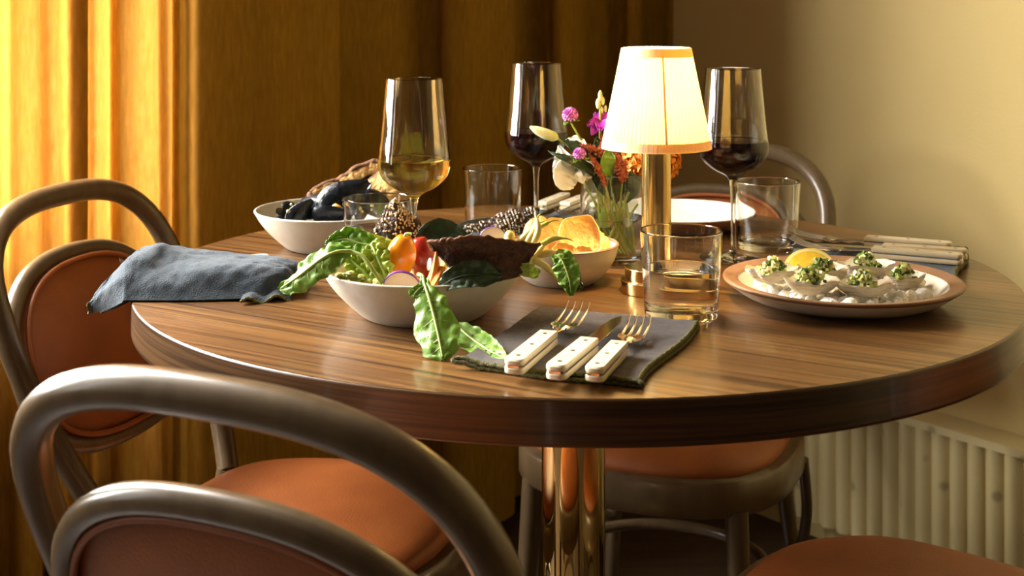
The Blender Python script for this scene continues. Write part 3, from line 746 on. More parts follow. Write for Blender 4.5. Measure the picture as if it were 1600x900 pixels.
# ------------------------------------------------------------------ cutlery
def handle_poly(L, w0, w1, ch=.006):
    """outline seen from above: blunt squared collar, tail with cut corners"""
    return [(-w1 / 2, L), (-w0 / 2, ch), (-w0 / 2 + ch * .16, ch * .45), (-w0 / 2 + ch * .55, ch * .10), (-w0 / 2 + ch * .95, 0), (w0 / 2 - ch * .95, 0), (w0 / 2 - ch * .55, ch * .10), (w0 / 2 - ch * .16, ch * .45), (w0 / 2, ch), (w1 / 2, L)]
def cutlery(kind, label, L, Lh, w=.0175, group=None):
    t = thing({'fork': 'table_fork', 'small': 'salad_fork', 'knife': 'table_knife'}[kind], label, 'knife' if kind == 'knife' else 'fork', group=group)
    pl = handle_poly(Lh, w, w * .92)
    hb = MB(); prism(hb, pl, 0, .0052, .0010); hb.build('lower_scale', M['ivory'], t, 35)
    hb = MB(); prism(hb, pl, .0070, .0124, .0014); hs = hb.build('upper_scale', M['ivory'], t, 35)
    for k in (.14, .5, .87):
        rb = MB(); rx = .0021
        lathe(rb, [(0, .0122), (rx, .0122), (rx, .01262), (0, .01265)], 14, (0, Lh * k, 0)); rb.build('rivet', M['rivet'], hs, 30)
    mb = MB(); pl2 = [(x * .93, y if y > 0 else .0008) for x, y in handle_poly(Lh, w, w * .92)]
    prism(mb, pl2, .0052, .0070)
    if kind == 'knife':
        B = L - Lh
        pts = [(-.0075, Lh - .003), (-.0080, Lh + B * .25), (-.0085, Lh + B * .6), (-.0070, Lh + B * .85), (-.001, L), (.0045, Lh + B * .80), (.0065, Lh + B * .5), (.0070, Lh - .003)]
        mb.build('tang', M['steel'], t, 30)
        bb = MB(); prism(bb, pts, .0052, .0070, .0004); bb.build('blade', M['steel'], t, 30)
    else:
        mb.build('tang', M['steel'], t, 30)
        q = MB(); hw = .0125 if kind == 'fork' else .0115; tl = .050 if kind == 'fork' else .040
        y0 = L - tl
        tube(q, crom([V(0, Lh - .004, .0061), V(0, Lh + .012, .0063), V(0, y0 - .020, .0050), V(0, y0 - .008, .0046)], 14), [.0044, .0032, .0042, .0075], 10, flat=.36)
        def palm(u, v):
            x = (u - .5) * 2 * hw * (.55 + .45 * math.sin(PI * .5 * min(1, v * 1.6))); y = y0 - .014 + .016 * v
            return V(x, y, .0044 + .0022 * abs(u - .5) + .0006 * v)
        sheet(q, palm, 12, 8, .0017)
        for k in range(4):
            x = (k - 1.5) / 1.5 * (hw - .0014)
            tube(q, crom([V(x, y0 - .001, .0050), V(x, y0 + tl * .3, .0056), V(x * .99, y0 + tl * .7, .0090), V(x * .97, L, .0165)], 14), [.0018, .0014, .0012, .0006], 8, flat=.85)
        q.build('tines', M['steel'], t, 50)
    return t
def lay(t, a, b, z):
    d = b - a; t.location = (a.x, a.y, z); t.rotation_euler = (0, 0, math.atan2(d.y, d.x) - PI / 2)
zc = TZ + .0085
H2 = zc + .006
g1 = 'cream-handled cutlery'
f_big = cutlery('fork', 'large cream-handled fork, left one on the front napkin', .205, .105)
lay(f_big, G(801, 574, H2), G(909, 484, H2), zc)
kn = cutlery('knife', 'cream-handled knife between the two forks on the front napkin', .205, .098)
lay(kn, G(866, 583, H2), G(972, 496, H2), zc)
f_sm = cutlery('small', 'small cream-handled fork, right one on the front napkin beside the water glass', .172, .090, .0165)
lay(f_sm, G(927, 586, H2), G(1003, 507, H2), zc)
zr = TZ + .0085
fb = dup(f_big, label='cream-handled fork farthest from the oyster plate on the slate napkin'); lay(fb, V(.541, 1.632, 0), V(.372, 1.716, 0), zr)
kb = dup(kn, label='middle cream-handled knife behind the oyster plate on the slate napkin'); lay(kb, V(.545, 1.588, 0), V(.36, 1.658, 0), zr)
fs = dup(f_big, label='cream-handled fork nearest the oyster plate on the slate napkin'); lay(fs, V(.5295, 1.558, 0), V(.345, 1.652, 0), zr)
a_ = dup(f_big, label='far cream-handled fork just right of the rear wine glass stem'); lay(a_, V(.084, 2.055, 0), V(.010, 1.880, 0), zr)
a_ = dup(kn, label='far cream-handled knife between rear wine glass and vase'); lay(a_, V(.118, 2.045, 0), V(.040, 1.872, 0), zr)
a_ = dup(f_sm, label='far cream-handled fork mostly hidden behind the vase'); lay(a_, V(.147, 2.02, 0), V(.078, 1.885, 0), zr)
a_ = dup(f_sm, label='cream-handled fork resting behind the crumpled blue napkin'); lay(a_, V(-.292, 1.594, 0), V(-.44, 1.546, 0), TZ + .0005)

# ------------------------------------------------------------------ stoneware
bowlp = spl([(.0, .004), (.050, .004), (.0535, 0), (.0585, .0005), (.066, .0055), (.082, .0205), (.0935, .034), (.1005, .0455), (.1022, .0488), (.1008, .0502), (.0988, .0485), (.0915, .0365), (.079, .0225), (.060, .0115), (.035, .008), (0, .0072)], 3)
def bowl(name, label, X, Y, s=1.0, mat='cream', prof=None, cat='bowl'):
    t = thing(name, label, cat, (X, Y, TZ))
    mb = MB(); lathe(mb, [(r * s, z * s) for r, z in (prof or bowlp)], 96); mb.build('body', M[mat], t, 60)
    return t
BX, BY = -.0902, 1.346
bowl('salad_bowl', 'cream stoneware bowl in front holding the salad', BX, BY)
MX, MY = -.2290, 1.712
bowl('mussel_bowl', 'cream stoneware bowl at left rear holding the mussels', MX, MY)
chipp = spl([(0, .004), (.030, .004), (.033, 0), (.037, .0006), (.050, .011), (.0605, .026), (.0645, .0400), (.0652, .0430), (.0640, .0440), (.0625, .0425), (.0575, .027), (.047, .013), (.03, .008), (0, .0075)], 3)
KX, KY = .0552, 1.502
t = bowl('chip_bowl', 'small cream bowl with brown rim holding golden chips', KX, KY, 1, 'cream', chipp)
mb = MB(); lathe(mb, [(.0652, .0425), (.0658, .0436), (.0640, .0449), (.0619, .0436), (.0622, .0422), (.0636, .0432)], 96); mb.build('rim', M['brownrim'], t, 60)
DX, DY = -.0035, 1.655
bowl('dip_bowl', 'small dark blue bowl behind the salad holding a seeded cracker', DX, DY, 1, 'bluebowl', spl([(0, .004), (.034, .004), (.037, 0), (.041, .0006), (.054, .011), (.0625, .025), (.0655, .0360), (.0645, .0374), (.0628, .036), (.0585, .026), (.047, .013), (.03, .008), (0, .0075)], 3))
OX, OY = .3505, 1.411
t = bowl('oyster_plate', 'cream plate with brown rim serving six oysters', OX, OY, 1, 'glaze', spl([(0, .003), (.080, .003), (.084, 0), (.0885, .0006), (.104, .0065), (.119, .0165), (.1242, .0208), (.1238, .0226), (.1215, .0228), (.1105, .0205), (.102, .0125), (.092, .0078), (.05, .0062), (0, .006)], 3), 'plate')
mb = MB(); lathe(mb, spl([(.1225, .0190), (.1250, .0212), (.1246, .0232), (.1225, .0238), (.1165, .0226), (.1100, .0214), (.1090, .0203), (.1110, .0200), (.1170, .0206)], 2), 110); mb.build('rim', M['brownrim'], t, 60)
PX, PY = .2330, 1.852
t = bowl('dinner_plate', 'empty white plate with brown underside in front of the far chair', PX, PY, 1, 'terracotta', spl([(0, .003), (.056, .003), (.060, 0), (.064, .0006), (.082, .0055), (.099, .0170), (.1042, .0235), (.1036, .0250), (.1015, .0246), (.094, .0170), (.08, .0095), (.05, .0075), (0, .007)], 3), 'plate')
mb = MB(); lathe(mb, spl([(.1036, .0254), (.1010, .0254), (.0935, .0176), (.0795, .0101), (.05, .0081), (0, .0076)], 3) + spl([(0, .0070), (.05, .0073), (.0795, .0091), (.0942, .0166), (.1022, .0240), (.1036, .0254)], 3), 96); mb.build('inner_glaze', M['glaze'], t, 60)

# ------------------------------------------------------------------ glasses
def tumbler(label, X, Y, level=None, group='clear tumblers', ring=True):
    GZ = TZ + .0004; t = thing('tumbler', label, 'glass', (X, Y, GZ), group=group)
    outp = [(0, .0012), (.028, .0010), (.0345, 0), (.0362, .0008), (.0370, .004), (.0382, .03), (.0400, .06), (.0415, .0855), (.0412, .0868), (.0403, .0870)]
    inn = [(.0396, .0862), (.0380, .06), (.0362, .03), (.0347, .0135), (.033, .0098), (.028, .0082), (0, .0075)]
    mb = MB(); lathe(mb, outp + inn, 72); mb.build('glass_body', M['glass'], t, 45)
    if level:
        def ri(z): 
            for (r0, z0), (r1, z1) in zip([(.0347, .0135), (.0362, .03), (.0380, .06), (.0396, .0862)], [(.0362, .03), (.0380, .06), (.0396, .0862), (.04, .09)]):
                if z0 <= z <= z1: return r0 + (r1 - r0) * (z - z0) / (z1 - z0)
            return .0347
        e = .00025
        mb = MB(); lathe(mb, [(0, .0075 - e), (.028, .0082 - e), (.033 + e, .0098 - e), (.0347 + e, .0135), (.0362 + e, .03), (ri(level) + e, level + .0008), (ri(level) - .0012, level), (0, level)], 72)
        w = mb.build('water', M['water'], None, 45, (X, Y, GZ))
        tag(w, 'still water in the ' + ('front tumbler beside the cutlery' if X > 0 else 'tumbler behind the salad'), 'water')
    return t
tumbler('tumbler half full of water at the corner of the front napkin', .1705, 1.338, .0485)
tumbler('empty tumbler at right rear beside the red wine glass and the slate napkin', .3275, 1.700)
tumbler('empty tumbler behind the dark blue bowl, left of the rear wine glass', -.0270, 1.832)
tumbler('tumbler of water between mussel bowl and salad', -.1570, 1.556, .0500)

def wine_glass(label, X, Y, sx, sz, level, wine, wname, wlabel):
    GZ = TZ + .0004; t = thing('wine_glass', label, 'wine glass', (X, Y, GZ), group='stemmed wine glasses')
    out_ = spl([(.0335, .2345), (.0361, .205), (.0394, .170), (.0424, .146), (.0430, .139), (.0418, .130), (.0370, .1205), (.0250, .1105), (.0120, .1040), (.0058, .0985), (.0040, .090), (.0032, .075), (.0029, .045), (.0031, .022), (.0045, .011), (.010, .0060), (.022, .0030), (.0340, .0014), (.0350, .0008)], 4)
    inn = spl([(0, .1085), (.006, .1092), (.014, .1118), (.0255, .1170), (.0360, .1245), (.0405, .132), (.0417, .1395), (.0411, .146), (.0383, .170), (.0350, .205), (.0325, .2340)], 4)
    prof = [(0, 0), (.0345, 0)] + [(r, z) for r, z in out_[::-1]] + [(r, z) for r, z in inn[::-1]]
    mb = MB(); lathe(mb, [(r * sx, z * sz) for r, z in prof], 72); mb.build('glass_body', M['glass'], t, 45)
    L = [(r, z) for r, z in inn if z < level - .001]
    rl = [r for r, z in inn if z >= level][0]
    e = .00022
    mb = MB(); lathe(mb, [((r + (e if r > 0 else 0)) * sx, (z - e) * sz) for r, z in L] + [((rl + e) * sx, (level + .0006) * sz), ((rl - .0012) * sx, level * sz), (0, level * sz)], 72)
    w = mb.build(wname, M[wine], None, 45, (X, Y, GZ)); tag(w, wlabel, 'wine')
    return t
wine_glass('wine glass of pale white wine standing behind the salad bowl', -.1095, 1.485, .948, .983, .1425, 'white_wine', 'white_wine', 'pale white wine in the glass behind the salad')
wine_glass('wine glass of red wine at the rear, left of the flowers', .0322, 1.760, .985, 1.0, .1440, 'red_wine', 'red_wine', 'dark red wine in the rear glass left of the flowers')
wine_glass('wine glass of red wine standing right of the lamp', .2720, 1.632, 1.0, .998, .1455, 'red_wine', 'red_wine', 'dark red wine in the glass right of the lamp')

# ------------------------------------------------------------------ table lamp
LX, LY = .1580, 1.453
lamp = thing('table_lamp', 'lit brass table lamp with pleated cream shade', 'lamp', (LX, LY, TZ))
mb = MB(); lathe(mb, [(0, 0), (.0380, 0), (.0388, .0008), (.0388, .0128), (.0382, .0135), (.0350, .0135), (.0345, .0142), (.0345, .0262), (.0338, .0270), (0, .0270)], 72); mb.build('base', M['brass'], lamp, 30)
mb = MB(); lathe(mb, [(0, .0265), (.0161, .0265), (.0161, .1545), (.0155, .1555), (0, .1555)], 64); mb.build('column', M['brass'], lamp, 30)
mb = MB(); lathe(mb, [(0, .1545), (.0115, .1545), (.0115, .1620), (.009, .166), (0, .166)], 40); mb.build('collar', M['brass'], lamp, 30)
SB, ST = .1585, .2655
def shr(v): return .0592 + (.0375 - .0592) * v
def shade(u, v):
    a = 2 * PI * u; r = shr(v) * (1 + .020 * math.cos(72 * a))
    return V(r * math.cos(a), r * math.sin(a), SB + (ST - SB) * v)
mb = MB(); vs = []; fs = []; nu, nvv = 384, 10
for th in (0, -.0007):
    for j in range(nvv + 1):
        for i in range(nu):
            p = shade(i / nu, j / nvv); k = Vector((p.x, p.y, 0)).normalized() * th; vs.append(p + k)
S = (nvv + 1) * nu
for j in range(nvv):
    for i in range(nu):
        q = (j * nu + i, j * nu + (i + 1) % nu, (j + 1) * nu + (i + 1) % nu, (j + 1) * nu + i); fs += [q, tuple(x + S for x in q[::-1])]
for j in (0, nvv):
    for i in range(nu): fs.append((j * nu + i, j * nu + (i + 1) % nu, j * nu + (i + 1) % nu + S, j * nu + i + S))
mb.add(vs, fs); mb.build('lamp_shade', M['shade'], lamp, 80)
for z0, z1, k in ((SB - .0015, SB + .0080, 0), (ST - .0085, ST + .0008, 1)):
    mb = MB(); r0 = shr((z0 - SB) / (ST - SB)) + .0010; r1 = shr((z1 - SB) / (ST - SB)) + .0010
    lathe(mb, [(r0, z0), (r1, z1), (r1 - .0022, z1 + .0004), (r0 - .0022, z0 - .0004), (r0, z0)], 96); mb.build('trim_band', M['trim'], lamp, 60)
mb = MB(); aa = math.radians(-86)
def seam(u, v):
    a = aa + (u - .5) * .045; r = shr(v) + .0014
    return V(r * math.cos(a), r * math.sin(a), SB + .008 + (ST - SB - .016) * v)
sheet(mb, seam, 4, 12, .0006); mb.build('seam', M['trim'], lamp, 60)
mb = MB(); ell(mb, (0, 0, .194), (.0145, .0145, .019), None, 24, 14); mb.build('bulb', M['bulb'], lamp)
mb = MB(); lathe(mb, [(0, .164), (.0085, .164), (.0085, .178), (0, .178)], 24); mb.build('bulb_socket', M['brass'], lamp)
mb = MB()
for k in range(3):
    a = 2 * PI * k / 3 + .4; tube(mb, [V(0, 0, .2595), V(.0375 * math.cos(a), .0375 * math.sin(a), .2610)], .0011, 6)
tube(mb, [V(.0085, 0, .170), V(.022, 0, .195), V(.012, 0, .235), V(0, 0, .2595)], .0009, 6)
mb.build('shade_carrier', M['brass'], lamp)
bl = bpy.data.lights.new('bulb_light', 'POINT'); bl.energy = BULB_W; bl.color = BULB_COL; bl.shadow_soft_size = .022
blo = bpy.data.objects.new('bulb_light', bl); COL.objects.link(blo); blo.parent = lamp; blo.location = (0, 0, .226)

# ------------------------------------------------------------------ vase and flowers
VX, VY = .1225, 1.6130; GZ = TZ + .0004
vase = thing('flower_vase', 'cylindrical clear glass vase of flowers behind the lamp', 'vase', (VX, VY, GZ))
mb = MB(); lathe(mb, [(0, .001), (.034, .0006), (.0365, 0), (.0388, .002), (.0395, .006), (.0397, .108), (.0390, .1092), (.0380, .1085), (.0376, .012), (.034, .0095), (0, .009)], 72); mb.build('glass_body', M['glass'], vase, 45)
mb = MB(); lathe(mb, [(0, .0088), (.034, .0093), (.0378, .012), (.0379, .0552), (.0365, .0545), (0, .0545)], 72); w = mb.build('vase_water', M['water'], None, 45, (VX, VY, GZ)); tag(w, 'water in the flower vase', 'water')
VB = V(VX, VY, TZ)
def stem(mb, top, foot, mid=None, r=.0013):
    pts = [top] + ([mid] if mid else []) + [foot]
    if mid is None: pts = [top, top.lerp(foot, .5) + V(0, 0, -.004), foot]
    tube(mb, crom(pts, 18), [r * .9, r, r * 1.1], 8)
def flower(name, label, cat='flower'):
    return thing(name, label, cat, tuple(VB + V(0, 0, .012)), group='flowers in the glass vase')
def amaranth(mb, c, r, seed):
    rr = random.Random(seed); n = 110
    for k in range(n):
        z = 1 - 2 * (k + .5) / n
        if z < -.72: continue
        a = k * 2.39996; q = math.sqrt(1 - z * z); d = V(q * math.cos(a), q * math.sin(a), z)
        rot = d.to_track_quat('Z', 'Y').to_matrix()
        ell(mb, c + d * (r * .82), (r * .17, r * .17, r * .34), rot, 6, 4)
    ell(mb, c, r * .82, None, 14, 8)
for cpx, rpx, Y, foot, mid, lab, seed in (((891, 180), 11.5, 1.60, (.018, .005, .012), (930, 262), 'round pink-purple globe flower on the tallest stem left of the shade', 3), ((905.5, 241), 9.5, 1.565, (.012, -.012, .014), (922, 300), 'small lilac globe flower low in front of the white bloom', 5)):
    c = P(cpx[0], cpx[1], Y); r = rpx * Y / F
    fl = flower('globe_amaranth', lab)
    mb = MB(); amaranth(mb, c, r, seed); put('bloom', mb, M['amaranth'], fl)
    mb = MB(); stem(mb, c - V(0, 0, r * .8), VB + V(*foot), P(mid[0], mid[1], VY - .005)); put('stem', mb, M['stem'], fl)
    mb = MB(); leaf(mb, [c - V(0, 0, r * .8), c + V(.006, -.003, -r * .75), c + V(.011, -.004, -r * .60)], [.0006, .0026, .0003], (0, -.3, 1), 8, 4); put('leaf', mb, M['leaf'], fl); mb = MB(); leaf(mb, [c - V(0, 0, r * .8), c + V(-.005, -.004, -r * 1.05), c + V(-.008, -.006, -r * 1.3)], [.0006, .0026, .0003], (0, -.3, 1), 8, 4); put('leaf', mb, M['leaf'], fl)
# purple blossom with bud spike
fl = flower('stock_blossom', 'magenta blossom with a green bud spike at the left edge of the shade')
Y = 1.60; c = P(938, 188, Y); mb = MB()
for a, L, w, dy in ((200, 22, 8, -.004), (235, 26, 8, -.006), (15, 22, 8, -.004), (60, 18, 7, .004), (310, 14, 9, -.012), (265, 15, 9, -.012), (130, 14, 7, .004)):
    d = V(math.cos(math.radians(a)), 0, math.sin(math.radians(a))) * (L * Y / F)
    leaf(mb, [c, c + d * .5 + V(0, dy, 0), c + d + V(0, dy * 1.6, 0)], [.0012, w * Y / F, w * .8 * Y / F, .001], (0, -1, .2), 12, 6, .25, .001)
put('petals', mb, M['petal_p'], fl)
mb = MB(); stem(mb, P(938, 150, Y), VB + V(-.01, .01, .012), P(938, 232, Y), .0014); put('stem', mb, M['stem'], fl)
mb = MB()
for px, py, r, h in ((938, 150, 3.6, 9), (935, 162, 4.2, 9), (942, 158, 3.0, 7), (940, 172, 3, 6), (946, 170, 2.6, 6), (926, 192, 2, 4)): ell(mb, P(px, py, Y), (r * Y / F, r * Y / F, h * Y / F), None, 10, 8)
put('bud', mb, M['bud'], fl)
# big white bloom
fl = flower('white_blossom', 'large white petalled blossom hanging over the vase at left')
mb = MB(); Y = 1.60
def petal(mb, pts, ws, up, **k): leaf(mb, [P(*p) for p in pts], [w * 1.28 * Y / F for w in ws], up, 18, 10, th=.0008, **k)
petal(mb, [(902, 250, 1.60), (888, 262, 1.58), (880, 250, 1.575), (874, 228, 1.585)], [4, 15, 17, 10, 1], (-.3, -1, .1), cup=.3, wav=.002)
petal(mb, [(905, 246, 1.60), (893, 268, 1.575), (888, 278, 1.57), (900, 287, 1.575)], [6, 18, 20, 16, 6], (0, -1, .1), cup=.25, wav=.002)
petal(mb, [(908, 246, 1.60), (906, 232, 1.60), (898, 222, 1.605), (884, 220, 1.61)], [5, 9, 10, 7, 1], (0, -1, .3), cup=.2, wav=.002)
petal(mb, [(908, 248, 1.60), (912, 266, 1.585), (910, 280, 1.582)], [5, 14, 13, 5], (.2, -1, .1), cup=.2, wav=.002)
put('petals', mb, M['petal_w'], fl)
mb = MB(); stem(mb, P(906, 246, 1.604), VB + V(.008, .008, .012), P(925, 276, 1.61), .0016); put('stem', mb, M['stem'], fl)
# green-white bud with its stem
fl = flower('flower_bud', 'pointed green-white bud reaching over the rear wine glass')
mb = MB(); Y = 1.58
tube(mb, crom([P(828, 198, Y), P(838, 203, Y), P(852, 209, Y), P(866, 214, Y), P(872, 217, Y)], 16), [.0012, .0048, .0066, .0060, .0018], 12); put('bud', mb, M['bud'], fl)
mb = MB(); stem(mb, P(871, 216, Y), VB + V(.005, 0, .013), P(920, 262, 1.60), .0014); put('stem', mb, M['stem'], fl)
mb = MB(); leaf(mb, [P(884, 219, 1.58), P(900, 232, 1.572), P(925, 246, 1.575), P(948, 262, 1.585)], [.003, .0085, .0095, .006, .001], (.2, -1, .9), 20, 8, .25); put('leaf', mb, M['leafdark'], fl)
# leafy sprigs
def sprig(label, leaves, foot, mat='leafdark', name='leaf_sprig'):
    fl = flower(name, label, 'leaf')
    for pts, ws in leaves:
        mb = MB(); leaf(mb, [P(*p) for p in pts], [w / F * 1.6 for w in ws], (.1, -1, .5), 20, 8, .2); put('leaf', mb, M[mat], fl)
    e = P(*leaves[0][0][-1]); mb = MB(); stem(mb, e, VB + V(*foot), None, .0014); put('stem', mb, M['stem'], fl)
sprig('long dark leaf crossing in front of the white bloom', [([(857, 236, 1.575), (870, 243, 1.565), (897, 252, 1.562), (920, 264, 1.575), (932, 275, 1.59)], [.5, 3, 8, 9, 4])], (-.012, -.012, .014))
sprig('broad upright green leaf at the middle of the bouquet', [([(955, 234, 1.575), (951, 246, 1.568), (950, 262, 1.572), (953, 276, 1.585)], [1, 9, 12.5, 11, 2])], (.014, -.01, .013), 'leaf')
sprig('cluster of dark leaves inside the vase', [([(928, 262, 1.59), (938, 285, 1.585), (944, 305, 1.59)], [3, 12, 9, 1]), ([(960, 270, 1.592), (966, 292, 1.588), (962, 318, 1.592)], [3, 11, 9, 1]), ([(985, 268, 1.60), (988, 292, 1.597), (978, 318, 1.60)], [3, 13, 10, 1]), ([(975, 262, 1.63), (958, 290, 1.63), (955, 312, 1.625)], [3, 12, 10, 1])], (.006, .016, .012))
sprig('small dark bud leaf beside the brown plumes', [([(934, 214, 1.59), (933, 222, 1.588), (931, 231, 1.59)], [1, 4.5, 4.5, 1])], (-.004, .02, .012))
# plumes
def plume(label, pts, ws, foot, seed):
    fl = flower('celosia_plume', label)
    c = crom([P(*p) for p in pts], 40); rr = random.Random(seed); mb = MB()
    tube(mb, c, [w * 1.55 / F * .6 for w in ws], 8)
    for i, p in enumerate(c):
        w = lerpl(ws, i / 39) * 1.55 / F
        for k in range(7):
            d = V(rr.uniform(-1, 1), rr.uniform(-1, .6), rr.uniform(-1, 1)).normalized()
            t = (c[0] - c[-1]).normalized(); d = (d + t * .7).normalized()
            ell(mb, p + d * w * .75, (w * .13, w * .13, w * .5), d.to_track_quat('Z', 'Y').to_matrix(), 5, 4)
    put('plume', mb, M['celosia'], fl)
    mb = MB(); stem(mb, c[-1], VB + V(*foot), None, .0013); put('stem', mb, M['stem'], fl)
plume('rust plume leaning left above the small lilac flower', [(906, 226, 1.57), (922, 231, 1.57), (940, 241, 1.575), (952, 258, 1.585)], [1.5, 5, 7, 6, 4], (.02, .0, .012), 1)
plume('rust plume pointing down the vase front', [(920, 240, 1.565), (928, 252, 1.565), (938, 270, 1.57), (946, 290, 1.575)], [1, 4.5, 6.5, 6, 4], (.015, -.015, .012), 2)
plume('upright rust plume beside the shade edge', [(938, 205, 1.60), (940, 222, 1.595), (942, 240, 1.59), (950, 262, 1.59)], [2.5, 4.5, 5, 5, 3], (-.015, .005, .012), 3)
plume('dark rust plume under the shade', [(958, 238, 1.575), (968, 255, 1.57), (974, 272, 1.572), (972, 286, 1.58)], [4, 8, 11, 9, 3], (.0, -.02, .012), 4)
# orange bloom behind the lamp column
fl = flower('orange_blossom', 'crinkled orange bloom half hidden behind the lamp column')
mb = MB(); rr = random.Random(11); c = P(1018, 250, 1.62)
for k in range(120):
    z = 1 - 2 * (k + .5) / 120; a = k * 2.39996; q = math.sqrt(1 - z * z); d = V(q * math.cos(a), q * math.sin(a) * .7, z * .85)
    o = c + d * .031; s = d.cross(V(rr.uniform(-1, 1), rr.uniform(-1, 1), rr.uniform(-1, 1))).normalized()
    leaf(mb, [o - s * .007, o + d * .003, o + s * .007], [.002, .0055, .002], d, 6, 4, .4, .0015)
ell(mb, c, (.028, .02, .025), None, 14, 8); put('petals', mb, M['orange'], fl)
mb = MB(); stem(mb, c - V(0, 0, .02), VB + V(.012, .012, .012), VB + V(.022, .005, .105), .0016); put('stem', mb, M['stem'], fl)
# cut stems standing crosswise in the water
fl = flower('stem_bunch', 'bunch of yellow-green cut stems crossing in the vase water', 'stem')
for (x0, y0, x1, y1) in ((912, 280, 945, 352), (940, 292, 952, 344), (965, 300, 944, 352), (982, 300, 952, 372), (930, 330, 968, 392), (996, 318, 955, 380), (978, 318, 990, 384), (968, 306, 976, 352)):
    Y0 = VY + R.uniform(-.026, .015); mb = MB(); tube(mb, crom([P(x0, y0, Y0), P((x0 + x1) / 2 + 1, (y0 + y1) / 2, Y0), P(x1, y1, Y0 - .004)], 10), .0016, 8); put('stem', mb, M['stem'], fl)
mb = MB(); ell(mb, P(945, 340, VY - .02), (.007, .005, .012), None, 12, 8, lambda d: 1 + .3 * math.sin(d.z * 7)); put('leaf', mb, M['leaf'], fl)

# ------------------------------------------------------------------ mussels and toast
def mussel(label, c, L, rot, flesh=True, group='mussels in the bowl'):
    t = thing('mussel', label, 'mussel', tuple(c), group=group)
    def half(sgn, open_):
        mb = MB(); nu, nv = 16, 8
        R_ = Euler(rot).to_matrix(); tilt = Matrix.Rotation(sgn * open_, 3, 'X')
        def f(u, v):
            x = (u - .5) * L; k = math.sin(PI * min(1, (u * .95 + .025)) ** .58) ** .75; w = .30 * L * k
            y = (v * 2 - 1); yy = y * w + .06 * L * math.sin(PI * u)
            z = sgn * .165 * L * k * math.sqrt(max(0, 1 - y * y)) 
            p = tilt @ V(x, yy + .25 * L, z); p.y -= .25 * L
            return c + R_ @ p
        sheet(mb, f, nu, nv, .0012); return mb
    put('shell', half(1, .34), M['mussel'], t, 70); put('shell', half(-1, .34), M['mussel'], t, 70)
    if flesh:
        mb = MB(); ell(mb, c + Euler(rot).to_matrix() @ V(.04 * L, .02 * L, 0), (.30 * L, .19 * L, .07 * L), Euler(rot).to_matrix(), 14, 8, lambda d: 1 + .15 * math.sin(d.x * 6)); put('flesh', mb, M['musselin'], t)
    return t
for lab, (px, py, Y), L, rot in (
        ('largest black mussel leaning up toward the toast', (540, 312, 1.680), .074, (1.1, -.62, .15)),
        ('black mussel standing behind the largest one, against the toast', (566, 308, 1.715), .060, (2.2, -1.05, .1)),
        ('rounded black mussel left of the largest one', (495, 322, 1.690), .054, (.2, -.30, -.5)),
        ('small black mussel at the left end of the bowl', (455, 334, 1.690), .038, (.9, .3, .8)),
        ('black mussel low at the front rim of the bowl, its shell end up', (470, 334, 1.668), .044, (1.5, -.9, .3)),
        ('black mussel behind the front rim below the largest one', (522, 332, 1.660), .052, (1.9, -.15, -.35)),
        ('black mussel seen through the tumbler behind it', (590, 325, 1.690), .054, (.6, .5, .2)),
        ('black mussel at the back of the bowl under the toast', (530, 320, 1.735), .048, (.2, -.3, 1.2))):
    mussel(lab, P(px, py, Y), L, rot)
mb = MB(); rr = random.Random(21)
for _ in range(46):
    p = P(rr.uniform(440, 600), rr.uniform(318, 334), 1.66 + rr.random() * .05); ell(mb, p, rr.uniform(.0012, .0028), None, 7, 5)
o = solo('herb_garnish', mb, M['herb'], 'scattered yellow and green garnish bits over the mussels', 'garnish'); o['kind'] = 'stuff'
mb = MB(); lathe(mb, [(0, .012), (.070, .014), (.078, .0235), (.04, .027), (0, .028)], 40, (MX, MY, TZ), lambda a, z: 1 + .02 * math.sin(a * 7)); solo('mussel_broth', mb, M['mussel'], 'dark broth in the mussel bowl', 'broth')
def toast(label, top, bot, bulge, seed):
    t = thing('toast_slice', label, 'bread', tuple(P(*bot[len(bot) // 2])), group='grilled bread on the mussels')
    tp = jag(top, 22, 1.2, seed); bt = jag(bot, 22, .8, seed + 1)
    mb = MB(); band(mb, tp, bt, 40, 20, .011, bulge, .0022, seed, 110); put('crumb', mb, M['bread'], t, 60)
    mb = MB(); A = crom([P(*p) for p in tp], 60); B_ = crom([P(*p) for p in bt], 60)
    loop = [p + V(.0005 * math.sin(i), 0, .0010 + .0012 * nz((i * .4, seed, 1))) for i, p in enumerate(A)]
    tube(mb, loop, .0056, 10, flat=.8); tube(mb, crom([A[0], A[0].lerp(B_[0], .5) + V(-.003, 0, 0), B_[0]], 12), .0055, 10)
    put('crust', mb, M['crust'], t, 60)
toast('rear grilled bread slice with dark crust in the mussel bowl', [(487, 303, 1.70), (505, 291, 1.715), (530, 283, 1.725), (555, 266, 1.73), (580, 256, 1.735), (596, 254, 1.735), (606, 262, 1.735)], [(492, 312, 1.695), (520, 312, 1.72), (545, 315, 1.73), (565, 316, 1.735), (590, 315, 1.735), (604, 305, 1.735), (610, 285, 1.735)], .008, 31)
toast('front grilled bread slice with pale crumb behind the wine glass', [(556, 306, 1.705), (570, 294, 1.71), (586, 280, 1.715), (604, 270, 1.715), (622, 279, 1.71), (634, 291, 1.705), (642, 302, 1.70)], [(562, 318, 1.70), (578, 326, 1.70), (594, 330, 1.70), (608, 330, 1.70), (620, 328, 1.70), (632, 322, 1.70), (640, 313, 1.70)], .006, 37)

# ------------------------------------------------------------------ salad
def in_bowl(px, py, Y): return P(px, py, Y)
